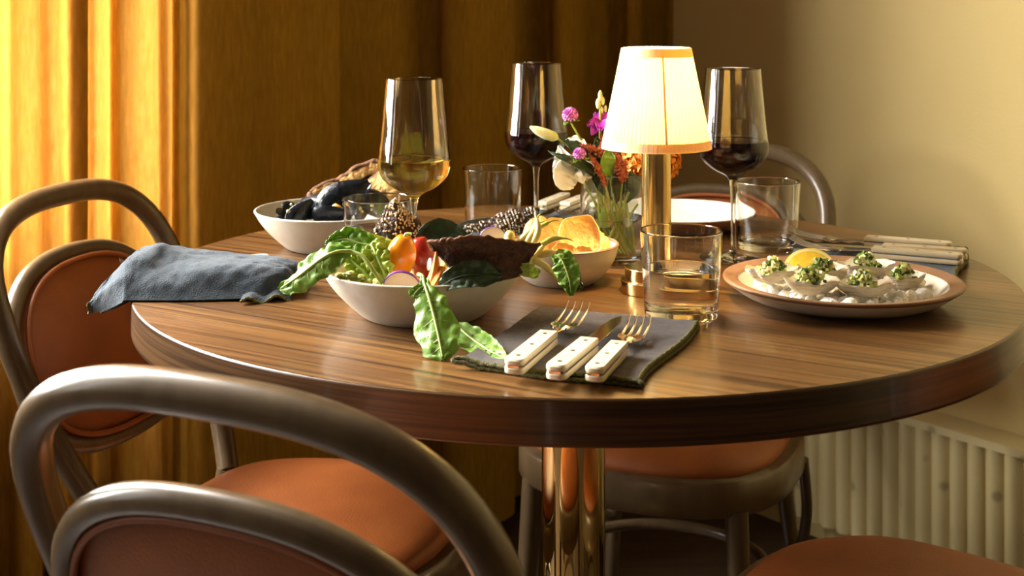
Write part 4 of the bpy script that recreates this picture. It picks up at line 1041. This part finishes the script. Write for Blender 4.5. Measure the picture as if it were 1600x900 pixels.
# mash in the bowl
mb = MB()
lathe(mb, [(0, .010), (.055, .0125), (.072, .0185), (.082, .0270), (.076, .0335), (.05, .0365), (.02, .038), (0, .0375)], 60, (BX, BY, TZ), lambda a, z: 1 + .012 * math.sin(a * 9) + .012 * math.sin(a * 23 + z * 900))
solo('green_mash', mb, M['dip'], 'pale green mash lining the front salad bowl', 'dip')
mb = MB()
for px, py, r in ((540, 432, 9), (556, 437, 7), (573, 440, 7), (588, 443, 7), (531, 430, 6), (548, 427, 6), (601, 445, 5), (564, 432, 5)):
    ell(mb, P(px, py, 1.285), (r * 1.3 * 1.285 / F, .007, r * .62 * 1.285 / F), None, 14, 9, lambda d: 1 + .22 * nz((d.x * 3 + px, d.y * 3, d.z * 3)))
o = solo('mash_lumps', mb, M['dip'], 'lumpy yellow-green mash at the left inside of the salad bowl', 'dip'); o['kind'] = 'stuff'
# orange and red tomato
def tomato(label, c, r, h, rot, mat, stemmed=True, group='plum tomatoes in the salad'):
    t = thing('plum_tomato', label, 'tomato', tuple(c), group=group)
    R_ = Euler(rot).to_matrix(); mb = MB()
    ell(mb, c, (r, r, h), R_, 32, 22, lambda d: 1 + .05 * max(0, d.z) ** 3 - .10 * max(0, d.z - .93) / .07)
    put('flesh', mb, M[mat], t)
    if stemmed:
        mb = MB(); tube(mb, crom([c + R_ @ V(0, 0, h * .93), c + R_ @ V(.001, 0, h * 1.07), c + R_ @ V(.006, -.002, h * 1.13)], 8), [.0022, .0016, .0014], 8); put('stem', mb, M['vein'], t)
    return t
tomato('orange plum tomato standing in the front bowl', P(626.5, 401, 1.325), .0152, .0222, (.05, .20, 0), 'tomato_o')
tomato('red plum tomato half hidden behind the orange one', P(660, 404, 1.352), .0140, .0225, (.0, -.15, 0), 'tomato_r', False)
# carrot sticks
def stick(label, a, b, r0, r1, mat='carrot', nm='carrot_stick', cat='carrot'):
    mb = MB(); tube(mb, crom([a, a.lerp(b, .5) + V(.001, 0, .0005), b], 10), [r0, (r0 + r1) / 2, r1], 7); return solo(nm, mb, M[mat], label, cat, None, 30)
stick('pointed orange carrot piece in front of the dark cracker', P(676, 447, 1.272), P(682, 393, 1.268), .0080, .0012)
stick('short carrot piece low beside the pointed one', P(678, 450, 1.262), P(692, 418, 1.272), .0058, .0040)
stick('pale yellow vegetable stick behind the carrots', P(680, 440, 1.285), P(699, 405, 1.30), .0055, .0035, 'bean', 'vegetable_stick', 'vegetable')
# radish slices
def radish(label, c, r, nrm, th=.0030):
    t = thing('radish_slice', label, 'radish', tuple(c), group='purple-skinned radish slices')
    q = Vector(nrm).to_track_quat('Z', 'Y').to_matrix()
    mb = MB(); m2 = MB()
    lathe(mb, [(0, -th / 2), (r * .965, -th / 2), (r * .965, th / 2), (r * .5, th / 2 + .0003), (0, th / 2 + .0004)], 48); mb.v = [tuple(c + q @ Vector(v)) for v in mb.v]
    put('flesh', mb, M['radish'], t, 30)
    lathe(m2, [(r * .955, -th / 2 - .0002), (r, -th / 2 + .0003), (r, th / 2 - .0003), (r * .955, th / 2 + .0002), (r * .955, -th / 2 - .0002)], 48); m2.v = [tuple(c + q @ Vector(v)) for v in m2.v]
    put('skin', m2, M['radskin'], t, 30)
radish('purple-edged radish slice at the front rim below the orange tomato', P(629, 450, 1.273), .0188, (-.10, -.80, -.30))
radish('purple-edged radish slice above the dark cracker', P(770, 376, 1.318), .0140, (-.05, -1, .30))
radish('sliver of radish beside the carrot tip', P(672, 413, 1.305), .0065, (-.9, -.4, .2), .002)
# seeded cracker standing at the back of the bowl
def seeded(label, left, right, mat, seedmat, count, bulge, seed, rad=.0013, name='seeded_cracker', skip=0.0):
    t = thing(name, label, 'cracker', tuple(P(*left[len(left) // 2])))
    L_ = jag(left, 16, 1.5, seed); Rr = jag(right, 16, 1.5, seed + 1)
    mb = MB(); f, n = band(mb, L_, Rr, 30, 18, .0026, bulge, .0016, seed, 90)
    put('crisp', mb, M[mat], t, 60)
    mb = MB(); scatter(mb, lambda u, v: f(u, v), n, count, rad, seed, (lambda u, v: nz((u * 5, v * 5, seed)) > skip - .6) , .0017)
    put('sesame', mb, M[seedmat], t, 60, kind='stuff')
seeded('dark cracker dotted with white sesame, standing at the back of the salad', [(583, 386, 1.375), (582, 368, 1.380), (590, 350, 1.384), (598, 336, 1.388), (604, 322, 1.390), (616, 311, 1.392)], [(648, 392, 1.375), (656, 374, 1.378), (657, 352, 1.384), (650, 340, 1.388), (634, 330, 1.390), (622, 313, 1.392)], 'crackedge', 'seeds', 205, .006, 41, .00118)
seeded('long cracker covered in black and white sesame in the dark blue bowl', [(708, 386, 1.600), (724, 356, 1.615), (738, 350, 1.620), (758, 346, 1.63), (778, 335, 1.635), (800, 329, 1.64), (822, 325, 1.645), (841, 325, 1.65)], [(718, 400, 1.60), (735, 398, 1.61), (752, 396, 1.615), (770, 394, 1.62), (790, 388, 1.625), (808, 378, 1.63), (824, 362, 1.64), (838, 338, 1.65)], 'crackedge', 'seeds_bw', 820, .010, 43, .00135)
# big dark cracker across the salad
t = thing('rye_cracker', 'large dark brown cracker lying across the salad', 'cracker', tuple(P(760, 420, 1.27)))
tp = jag([(669, 379, 1.268), (688, 377, 1.262), (706, 374, 1.258), (724, 371, 1.256), (745, 370, 1.256), (768, 372, 1.258), (792, 377, 1.262), (816, 380, 1.268), (844, 382, 1.276)], 40, 2.2, 51)
bt = [(677, 392, 1.270), (690, 404, 1.266), (702, 417, 1.262), (718, 428, 1.262), (742, 437, 1.262), (768, 440, 1.264), (790, 437, 1.268), (813, 430, 1.272), (828, 402, 1.276)]
mb = MB(); f, n = band(mb, tp, bt, 60, 20, .0032, -.010, .0014, 5, 120); put('crisp', mb, M['cracker'], t, 60)
mb = MB(); tube(mb, [f(i / 60, 0) + V(0, -.0004, .0004) for i in range(61)], .0019, 8); put('baked_edge', mb, M['crust'], t, 60, label='lighter baked edge')
# leaves
t = thing('salad_leaf', 'dark green leaf under the large dark cracker at the front rim', 'leaf', tuple(P(730, 430, 1.25)))
mb = MB(); leaf(mb, [P(684, 452, 1.260), P(704, 438, 1.252), P(728, 430, 1.249), P(755, 429, 1.252), P(784, 430, 1.260)], [.004, .009, .0125, .0125, .004], (.1, -1, .45), 26, 12, .3, .002); put('blade', mb, M['leafdark'], t, 60)
mb = MB(); tube(mb, crom([P(684, 452, 1.259), P(704, 438, 1.251), P(728, 430, 1.248), P(755, 429, 1.251)], 14), [.0010, .0008, .0004], 6); put('midrib', mb, M['leafdark'], t)
t = thing('salad_leaf', 'dark leaf poking up right of the red tomato', 'leaf', tuple(P(690, 375, 1.37)))
mb = MB(); leaf(mb, [P(655, 395, 1.365), P(668, 372, 1.37), P(688, 362, 1.375), P(712, 366, 1.375), P(738, 376, 1.37)], [.004, .012, .014, .010, .002], (0, -1, .5), 20, 10, .2, .002); put('blade', mb, M['leafdark'], t, 60)
def big_leaf(label, pts, widths, up, mat='leaf', stemr=.0016, stem_ext=None, lobes=.0, seed=0.0, cup=.2, wav=.0018, curl=0.0, name='radish_leaf', ribn=.5):
    t = thing(name, label, 'leaf', tuple(Vector(pts[len(pts) // 2])))
    mb = MB(); c = leaf(mb, pts, widths, up, 44, 16, cup, wav, .0007, lobes, seed, curl); put('blade', mb, M[mat], t, 70)
    upv = Vector(up).normalized(); mb = MB(); q = [p + upv * .0010 for p in c[:int(len(c) * .96)]]
    if stem_ext: q = crom(list(stem_ext), 14)[:-1] + q
    tube(mb, q, [stemr * 1.3, stemr, stemr * .8, stemr * .35], 8)
    # side veins
    for k in range(3, 10):
        i = int(len(c) * k / 11)
        for s in (-1, 1):
            tn = (c[min(i + 1, len(c) - 1)] - c[i - 1]).normalized(); sd = tn.cross(upv).normalized(); w = lerpl(widths, i / len(c)) * .60
            e = c[i] + sd * (s * w) + tn * w * .5 + upv * (cup * w * .5 - .0002)
            tube(mb, [c[i] + upv * .0008, c[i].lerp(e, .5) + upv * .0003, e], [.00055, .0004, .0002], 5)
    put('midrib', mb, M['vein'], t, 70, label='pale green midrib')
    return t
def W(px, Y): return px * Y / F
# front leaf hanging over the rim onto the table
lp = [P(661, 433, 1.243), P(664, 447, 1.232), P(670, 465, 1.218), P(677, 490, 1.205), P(684, 520, 1.190), P(689, 545, 1.178), P(692, 562, 1.170)]
big_leaf('bright green leaf hanging over the front rim onto the table', lp, [W(4, 1.24), W(11, 1.23), W(24, 1.22), W(32, 1.2), W(34, 1.19), W(28, 1.18), W(4, 1.17)], (0.05, -1, .42), lobes=.10, cup=-.22, wav=.0024, seed=1.2, stem_ext=[P(654, 429, 1.26), P(658, 430, 1.25), P(661, 433, 1.243)])
t = big_leaf('small round leaf lobe beside the hanging leaf stem', [P(662, 447, 1.232), P(655, 452, 1.226), P(648, 460, 1.222), P(647, 466, 1.221)], [W(3, 1.23), W(9, 1.23), W(10, 1.23), W(2, 1.23)], (-.2, -1, .4), cup=.15, wav=.001, stemr=.0006, name='leaf_lobe')
lp = [P(712, 508, 1.222), P(730, 524, 1.205), P(748, 538, 1.186), P(770, 552, 1.165), P(794, 562, 1.146)]
lp = [V(p.x, p.y, max(p.z, TZ + .0085)) for p in lp]
big_leaf('pale underside leaf lying on the table between bowl and forks', lp, [W(10, 1.21), W(24, 1.2), W(25, 1.19), W(19, 1.17), W(2, 1.15)], (.05, -.65, .75), 'leaf', seed=2.2, cup=.08, wav=.0012, stemr=.0011)
# left leaf arching over the rim
lp = [P(548, 393, 1.285), P(528, 394, 1.282), P(508, 402, 1.280), P(488, 416, 1.282), P(466, 433, 1.286), P(447, 446, 1.292), P(437, 453, 1.296)]
big_leaf('long green leaf arching over the left rim toward the blue napkin', lp, [W(14, 1.28), W(24, 1.28), W(27, 1.28), W(25, 1.28), W(22, 1.28), W(15, 1.29), W(3, 1.3)], (-.25, -.72, .62), seed=.4, cup=-.30, wav=.0026, stemr=.0017, stem_ext=[P(598, 443, 1.275), P(580, 418, 1.275), P(566, 400, 1.280), P(548, 393, 1.285)])
big_leaf('curled green leaf rising behind the arching one', [P(584, 384, 1.325), P(562, 380, 1.33), P(540, 374, 1.335), P(520, 378, 1.335), P(508, 382, 1.335)], [W(14, 1.33), W(21, 1.33), W(18, 1.33), W(10, 1.33), W(2, 1.33)], (-.1, -.9, .4), seed=3.0, cup=.3, wav=.003, stemr=.0008)
# frilly lettuce
def lettuce(label, pts, ws, up, seed):
    t = thing('lettuce_leaf', label, 'lettuce', tuple(Vector(pts[0])), group='frilly lettuce leaves')
    mb = MB(); c = leaf(mb, pts, ws, up, 56, 22, .25, .0052, .0008, .10, seed); put('blade', mb, M['lettuce'], t, 70)
    mb = MB(); tube(mb, [p + Vector(up).normalized() * .001 for p in c], [.0022, .0016, .0006], 8); put('midrib', mb, M['vein'], t)
lettuce('frilly yellow-green lettuce leaf left of the orange tomato', [P(606, 440, 1.302), P(598, 420, 1.305), P(588, 398, 1.312), P(580, 380, 1.322)], [W(8, 1.3), W(17, 1.3), W(20, 1.3), W(14, 1.3)], (-.2, -1, .25), 1.0)
lettuce('frilly lettuce leaf behind the orange tomato', [P(612, 420, 1.352), P(606, 400, 1.355), P(602, 385, 1.36), P(606, 373, 1.362)], [W(10, 1.35), W(20, 1.35), W(24, 1.35), W(22, 1.35)], (0, -1, .25), 2.0)
lettuce('darker lettuce leaf inside the bowl under the arching stem', [P(580, 440, 1.305), P(566, 422, 1.31), P(552, 410, 1.315), P(546, 398, 1.32)], [W(10, 1.3), W(18, 1.3), W(16, 1.3), W(8, 1.3)], (-.1, -1, .35), 4.0)
# wax beans
def bean(label, pts, rad, mat='bean', tail=True):
    t = thing('wax_bean', label, 'bean', tuple(P(*pts[0])), group='yellow wax beans in the salad')
    c = crom([P(*p) for p in pts], 26); n = len(c)
    mb = MB(); r = [rad * .55, rad * .95, rad, rad * 1.04, rad * .98, rad, rad * .85, rad * .42]
    tube(mb, c, r, 12, flat=.8); put('pod', mb, M[mat], t, 70)
    if tail:
        d = (c[-1] - c[-3]).normalized(); mb = MB(); tube(mb, crom([c[-1] - d * .001, c[-1] + d * .005 + V(0, 0, -.0006), c[-1] + d * .010 + V(.001, 0, -.003)], 8), [rad * .42, rad * .25, rad * .10], 6); put('tip', mb, M['beangreen'], t)
b_ = .0042
bean('stubby wax bean next to the upper radish slice', [(794, 388, 1.300), (796, 374, 1.302), (797, 360, 1.304)], .0068, tail=False)
bean('wax bean curving up to the right, lower left one of the upright bunch', [(806, 388, 1.300), (815, 375, 1.302), (827, 362, 1.305), (838, 352, 1.308)], b_)
bean('wax bean in the middle of the upright bunch', [(818, 388, 1.298), (826, 374, 1.300), (834, 360, 1.303), (839, 344, 1.308)], b_)
bean('wax bean on the right side of the upright bunch', [(829, 385, 1.298), (837, 372, 1.298), (841, 358, 1.300), (838, 340, 1.305)], b_)
bean('greenish wax bean pointing right over the chips', [(838, 357, 1.315), (848, 352, 1.318), (858, 347, 1.320)], .0030, 'beangreen')
bean('slender wax bean arching over the chip bowl', [(820, 410, 1.290), (832, 398, 1.295), (846, 383, 1.305), (864, 373, 1.315), (880, 372, 1.32)], .0036, 'beangreen')
bean('wax bean lying right over the bowl rim, upper one', [(822, 408, 1.288), (838, 399, 1.292), (854, 396, 1.295), (868, 394, 1.298)], .0046)
bean('wax bean hanging right over the bowl rim, lower one', [(822, 404, 1.284), (838, 408, 1.284), (852, 416, 1.284), (862, 426, 1.284)], .0045)
stick('thin yellow stalk along the right edge of the dark cracker', P(822, 412, 1.278), P(848, 385, 1.292), .0026, .0024, 'bean', 'vegetable_stick', 'vegetable')
# blossom and leaf at the right rim
big_leaf('yellow-green curled leaf at the right rim of the salad bowl', [P(801, 424, 1.285), P(812, 422, 1.275), P(824, 423, 1.272), P(834, 424, 1.28), P(841, 420, 1.29)], [W(2, 1.28), W(8, 1.28), W(11, 1.28), W(11, 1.28), W(3, 1.28)], (.1, -1, .35), 'lettuce', seed=2.7, cup=.4, wav=.002, stemr=.0006, name='salad_leaf')
big_leaf('dark green leaf hanging in front of the chip bowl', [P(864, 397, 1.330), P(876, 404, 1.325), P(884, 420, 1.320), P(890, 440, 1.315), P(893, 462, 1.312)], [W(6, 1.33), W(19, 1.33), W(21, 1.33), W(17, 1.33), W(3, 1.33)], (-.05, -1, .3), 'leaf', seed=.9, cup=-.25, wav=.002, stemr=.0008, name='salad_leaf')
big_leaf('narrow dark leaf with yellow edge right of the hanging leaf', [P(878, 397, 1.336), P(889, 412, 1.334), P(898, 432, 1.332), P(911, 454, 1.330)], [W(4, 1.33), W(8, 1.33), W(9, 1.33), W(1.5, 1.33)], (.3, -1, .3), 'leafdark', seed=1.9, cup=.3, wav=.0015, stemr=.0010, name='salad_leaf')

# ------------------------------------------------------------------ chips
def chip(label, top, bot, bulge, seed):
    mb = MB(); tp = jag(top, 14, 1.0, seed); bt = jag(bot, 14, .6, seed + 1)
    band(mb, tp, bt, 32, 18, .0015, bulge, .0032, seed, 42)
    return solo('potato_chip', mb, M['chip'], label, 'chip', 'golden chips in the small bowl', 60)
chip('largest golden chip standing at the centre of the bowl', [(872, 372, 1.478), (876, 352, 1.483), (886, 340, 1.486), (904, 338, 1.488), (922, 337, 1.488), (932, 350, 1.486), (937, 364, 1.482), (938, 376, 1.478)], [(880, 388, 1.470), (886, 396, 1.468), (895, 399, 1.466), (906, 399, 1.466), (918, 397, 1.466), (928, 394, 1.468), (934, 390, 1.470), (938, 382, 1.474)], -.010, 61)
chip('brown-spotted chip left of the largest one', [(838, 376, 1.490), (840, 358, 1.494), (850, 344, 1.498), (866, 340, 1.50), (880, 342, 1.50), (888, 352, 1.498)], [(842, 392, 1.484), (848, 398, 1.480), (858, 401, 1.478), (870, 402, 1.476), (880, 398, 1.478), (888, 386, 1.484)], -.008, 63)
chip('rounded pale chip at the left behind the beans', [(818, 362, 1.515), (824, 348, 1.517), (836, 339, 1.52), (848, 338, 1.52), (856, 346, 1.52)], [(820, 376, 1.51), (828, 386, 1.505), (838, 388, 1.505), (848, 384, 1.505), (856, 368, 1.51)], .006, 65)
chip('folded chip lying low at the front of the chip bowl', [(862, 388, 1.455), (874, 380, 1.457), (888, 382, 1.457), (902, 388, 1.455)], [(866, 396, 1.450), (878, 400, 1.446), (890, 401, 1.446), (900, 398, 1.45)], -.006, 67)
chip('chip at the right wall of the small bowl', [(934, 386, 1.500), (938, 372, 1.506), (946, 370, 1.508), (953, 378, 1.506)], [(936, 394, 1.494), (942, 396, 1.492), (948, 394, 1.494), (953, 388, 1.498)], .003, 69)
chip('small chip edge between the two large chips', [(896, 388, 1.452), (908, 384, 1.454), (920, 386, 1.453), (926, 392, 1.452)], [(898, 398, 1.448), (908, 401, 1.446), (918, 400, 1.446), (926, 397, 1.448)], -.004, 71)
chip('chip underneath at the back of the small bowl', [(880, 352, 1.535), (900, 346, 1.54), (924, 350, 1.54), (944, 366, 1.535)], [(884, 385, 1.52), (902, 390, 1.52), (922, 390, 1.52), (942, 384, 1.52)], .006, 73)

# ------------------------------------------------------------------ oysters
mb = MB(); rr = random.Random(5)
for _ in range(270):
    a = rr.uniform(0, 2 * PI); r = math.sqrt(rr.random()) * .090; s = rr.uniform(.003, .0095)
    x, y = OX + r * math.cos(a), OY + r * math.sin(a)
    z = TZ + .0075 + s * .5 + max(0, .006 * nz((x * 30, y * 30, 1)))
    if rr.random() < .25 and r > .085: continue
    ell(mb, (x, y, z), (s * 1.15, s, s * .75), Euler((rr.uniform(0, 3), rr.uniform(0, 3), rr.uniform(0, 3))).to_matrix(), 8, 6, lambda d: 1 + .22 * nz((d.x * 4 + x * 90, d.y * 4, d.z * 4)))
o = solo('crushed_ice', mb, M['ice'], 'white crushed ice heaped under the oysters', 'ice', angle=40); o['kind'] = 'stuff'
def oyster(label, px, py, Y, L, rz, seed, topcount=60, tilt=(.03, 0)):
    c = P(px, py, Y) + V(0, 0, .0035); t = thing('oyster', label, 'oyster', tuple(c), group='dressed oysters on ice')
    Rm = Euler((tilt[0], tilt[1], rz)).to_matrix(); rr = random.Random(seed)
    def rim(a):
        r = .5 * L * (1 + .12 * nz((math.cos(a) * 1.7, math.sin(a) * 1.7, seed)) + .05 * math.sin(a * 9 + seed) * .5)
        return V(math.cos(a) * r * (1.06 if math.cos(a) > 0 else 1.0), math.sin(a) * r * .68, .0016 * math.sin(a * 5 + seed) + .0035 * nz((math.cos(a) * 3, math.sin(a) * 3, seed + 2)))
    def cup(sgn):
        mb = MB(); nu, nv = 64, 12; vs = []; fs = []
        for side in (0, 1):
            for j in range(nv + 1):
                k = j / nv
                for i in range(nu):
                    p = rim(2 * PI * i / nu); dep = .0155 if side else .0105
                    lam = .0009 * math.sin(k * 42) * (1 if side else .2)
                    q = V(p.x * k * (1 + (lam * 14 if side else 0)), p.y * k, p.z * k - dep * (1 - k ** (2.6 if side else 2.2)) - (.0014 * k if side else 0) + lam * .4)
                    vs.append(c + Rm @ q)
        S = (nv + 1) * nu
        for s in (0, S):
            for j in range(nv):
                for i in range(nu): fs.append((s + j * nu + i, s + j * nu + (i + 1) % nu, s + (j + 1) * nu + (i + 1) % nu, s + (j + 1) * nu + i))
        for i in range(nu): fs.append((nv * nu + i, nv * nu + (i + 1) % nu, S + nv * nu + (i + 1) % nu, S + nv * nu + i))
        return mb.add(vs, fs), S
    mb, S = cup(1); put('shell', mb, M['oyster'], t, 70)
    # pale inside and meat, a skin just above the inner face
    mb = MB(); vs = []; fs = []; nu, nv = 48, 8
    for j in range(nv + 1):
        k = j / nv * .96
        for i in range(nu):
            p = rim(2 * PI * i / nu); vs.append(c + Rm @ V(p.x * k, p.y * k, p.z * k - .0092 * (1 - k ** 2.2) + .0012 * nz((p.x * 80 * k, p.y * 80 * k, seed)) * (1 - k)))
    for j in range(nv):
        for i in range(nu): fs.append((j * nu + i, j * nu + (i + 1) % nu, (j + 1) * nu + (i + 1) % nu, (j + 1) * nu + i))
    mb.add(vs, fs); put('inner_shell', mb, M['oysterin'], t, 70)
    mb = MB()
    for _ in range(topcount):
        u = rr.gauss(0, .30); w = rr.gauss(0, .30); h = max(0, 1 - (u * u + w * w) * 1.3); s = rr.uniform(.0011, .0022)
        p = V(u * L * .34, w * L * .20, -.006 + rr.random() * (.005 + .0125 * h))
        if abs(u) > 1 or abs(w) > 1: continue
        R2 = Euler((rr.uniform(0, 3), rr.uniform(0, 3), rr.uniform(0, 3))).to_matrix()
        box(mb, (-s, -s, -s), (s, s, s), lambda v: c + Rm @ (p + R2 @ v))
    put('topping', mb, M['dice'], t, 20, label='diced green cucumber topping', kind='stuff')
oyster('dressed oyster at the left end of the plate', 1207, 424, 1.392, 0.0572, .25, 3, 110)
oyster('dressed oyster at the front left, on the lemon side', 1266, 441, 1.352, 0.0550, -.2, 5, 110)
oyster('dressed oyster just right of the lemon wedge in the middle', 1284, 424, 1.420, 0.0550, .15, 8, 100)
oyster('dressed oyster at the back with a dark shell edge', 1352, 415, 1.450, 0.0616, .0, 11, 110)
oyster('dressed oyster at the front centre, largest shell', 1349, 445, 1.355, 0.0616, .1, 13, 120)
oyster('dressed oyster at the right end of the plate', 1413, 434, 1.392, 0.0473, .5, 17, 120)
# lemon wedge
t = thing('lemon_wedge', 'yellow lemon wedge at the back left of the oyster plate', 'lemon', tuple(P(1265, 415, 1.452)))
LR, LC = .0215, P(1264, 419, 1.455)
def wedge(r0, r1, a0, a1, mat, nm, lab=None):
    mb = MB(); n = 20; m = 10; vs = []; fs = []
    # a wedge of a sphere: long axis along x, opened toward the camera
    Rl = Euler((math.radians(14), math.radians(-8), math.radians(-14))).to_matrix()
    for r in (r0, r1):
        for i in range(n + 1):
            th = PI * i / n
            for j in range(m + 1):
                a = a0 + (a1 - a0) * j / m
                vs.append(LC + Rl @ V(-math.cos(th) * r * 1.28, math.sin(th) * math.cos(a) * r, math.sin(th) * math.sin(a) * r))
    Wd = m + 1; S = (n + 1) * Wd
    for i in range(n):
        for j in range(m):
            q = (i * Wd + j, (i + 1) * Wd + j, (i + 1) * Wd + j + 1, i * Wd + j + 1); fs += [q, tuple(x + S for x in q[::-1])]
        for j in (0, m): fs.append((i * Wd + j, i * Wd + j + S, (i + 1) * Wd + j + S, (i + 1) * Wd + j))
    mb.add(vs, fs); put(nm, mb, mat, t, 40, lab)
wedge(.0008, LR * .86, math.radians(-25), math.radians(62), M['lemon'], 'flesh')
wedge(LR * .86, LR * .94, math.radians(-25), math.radians(62), M['pith'], 'pith')
wedge(LR * .94, LR, math.radians(-25), math.radians(62), M['lemonrind'], 'rind')
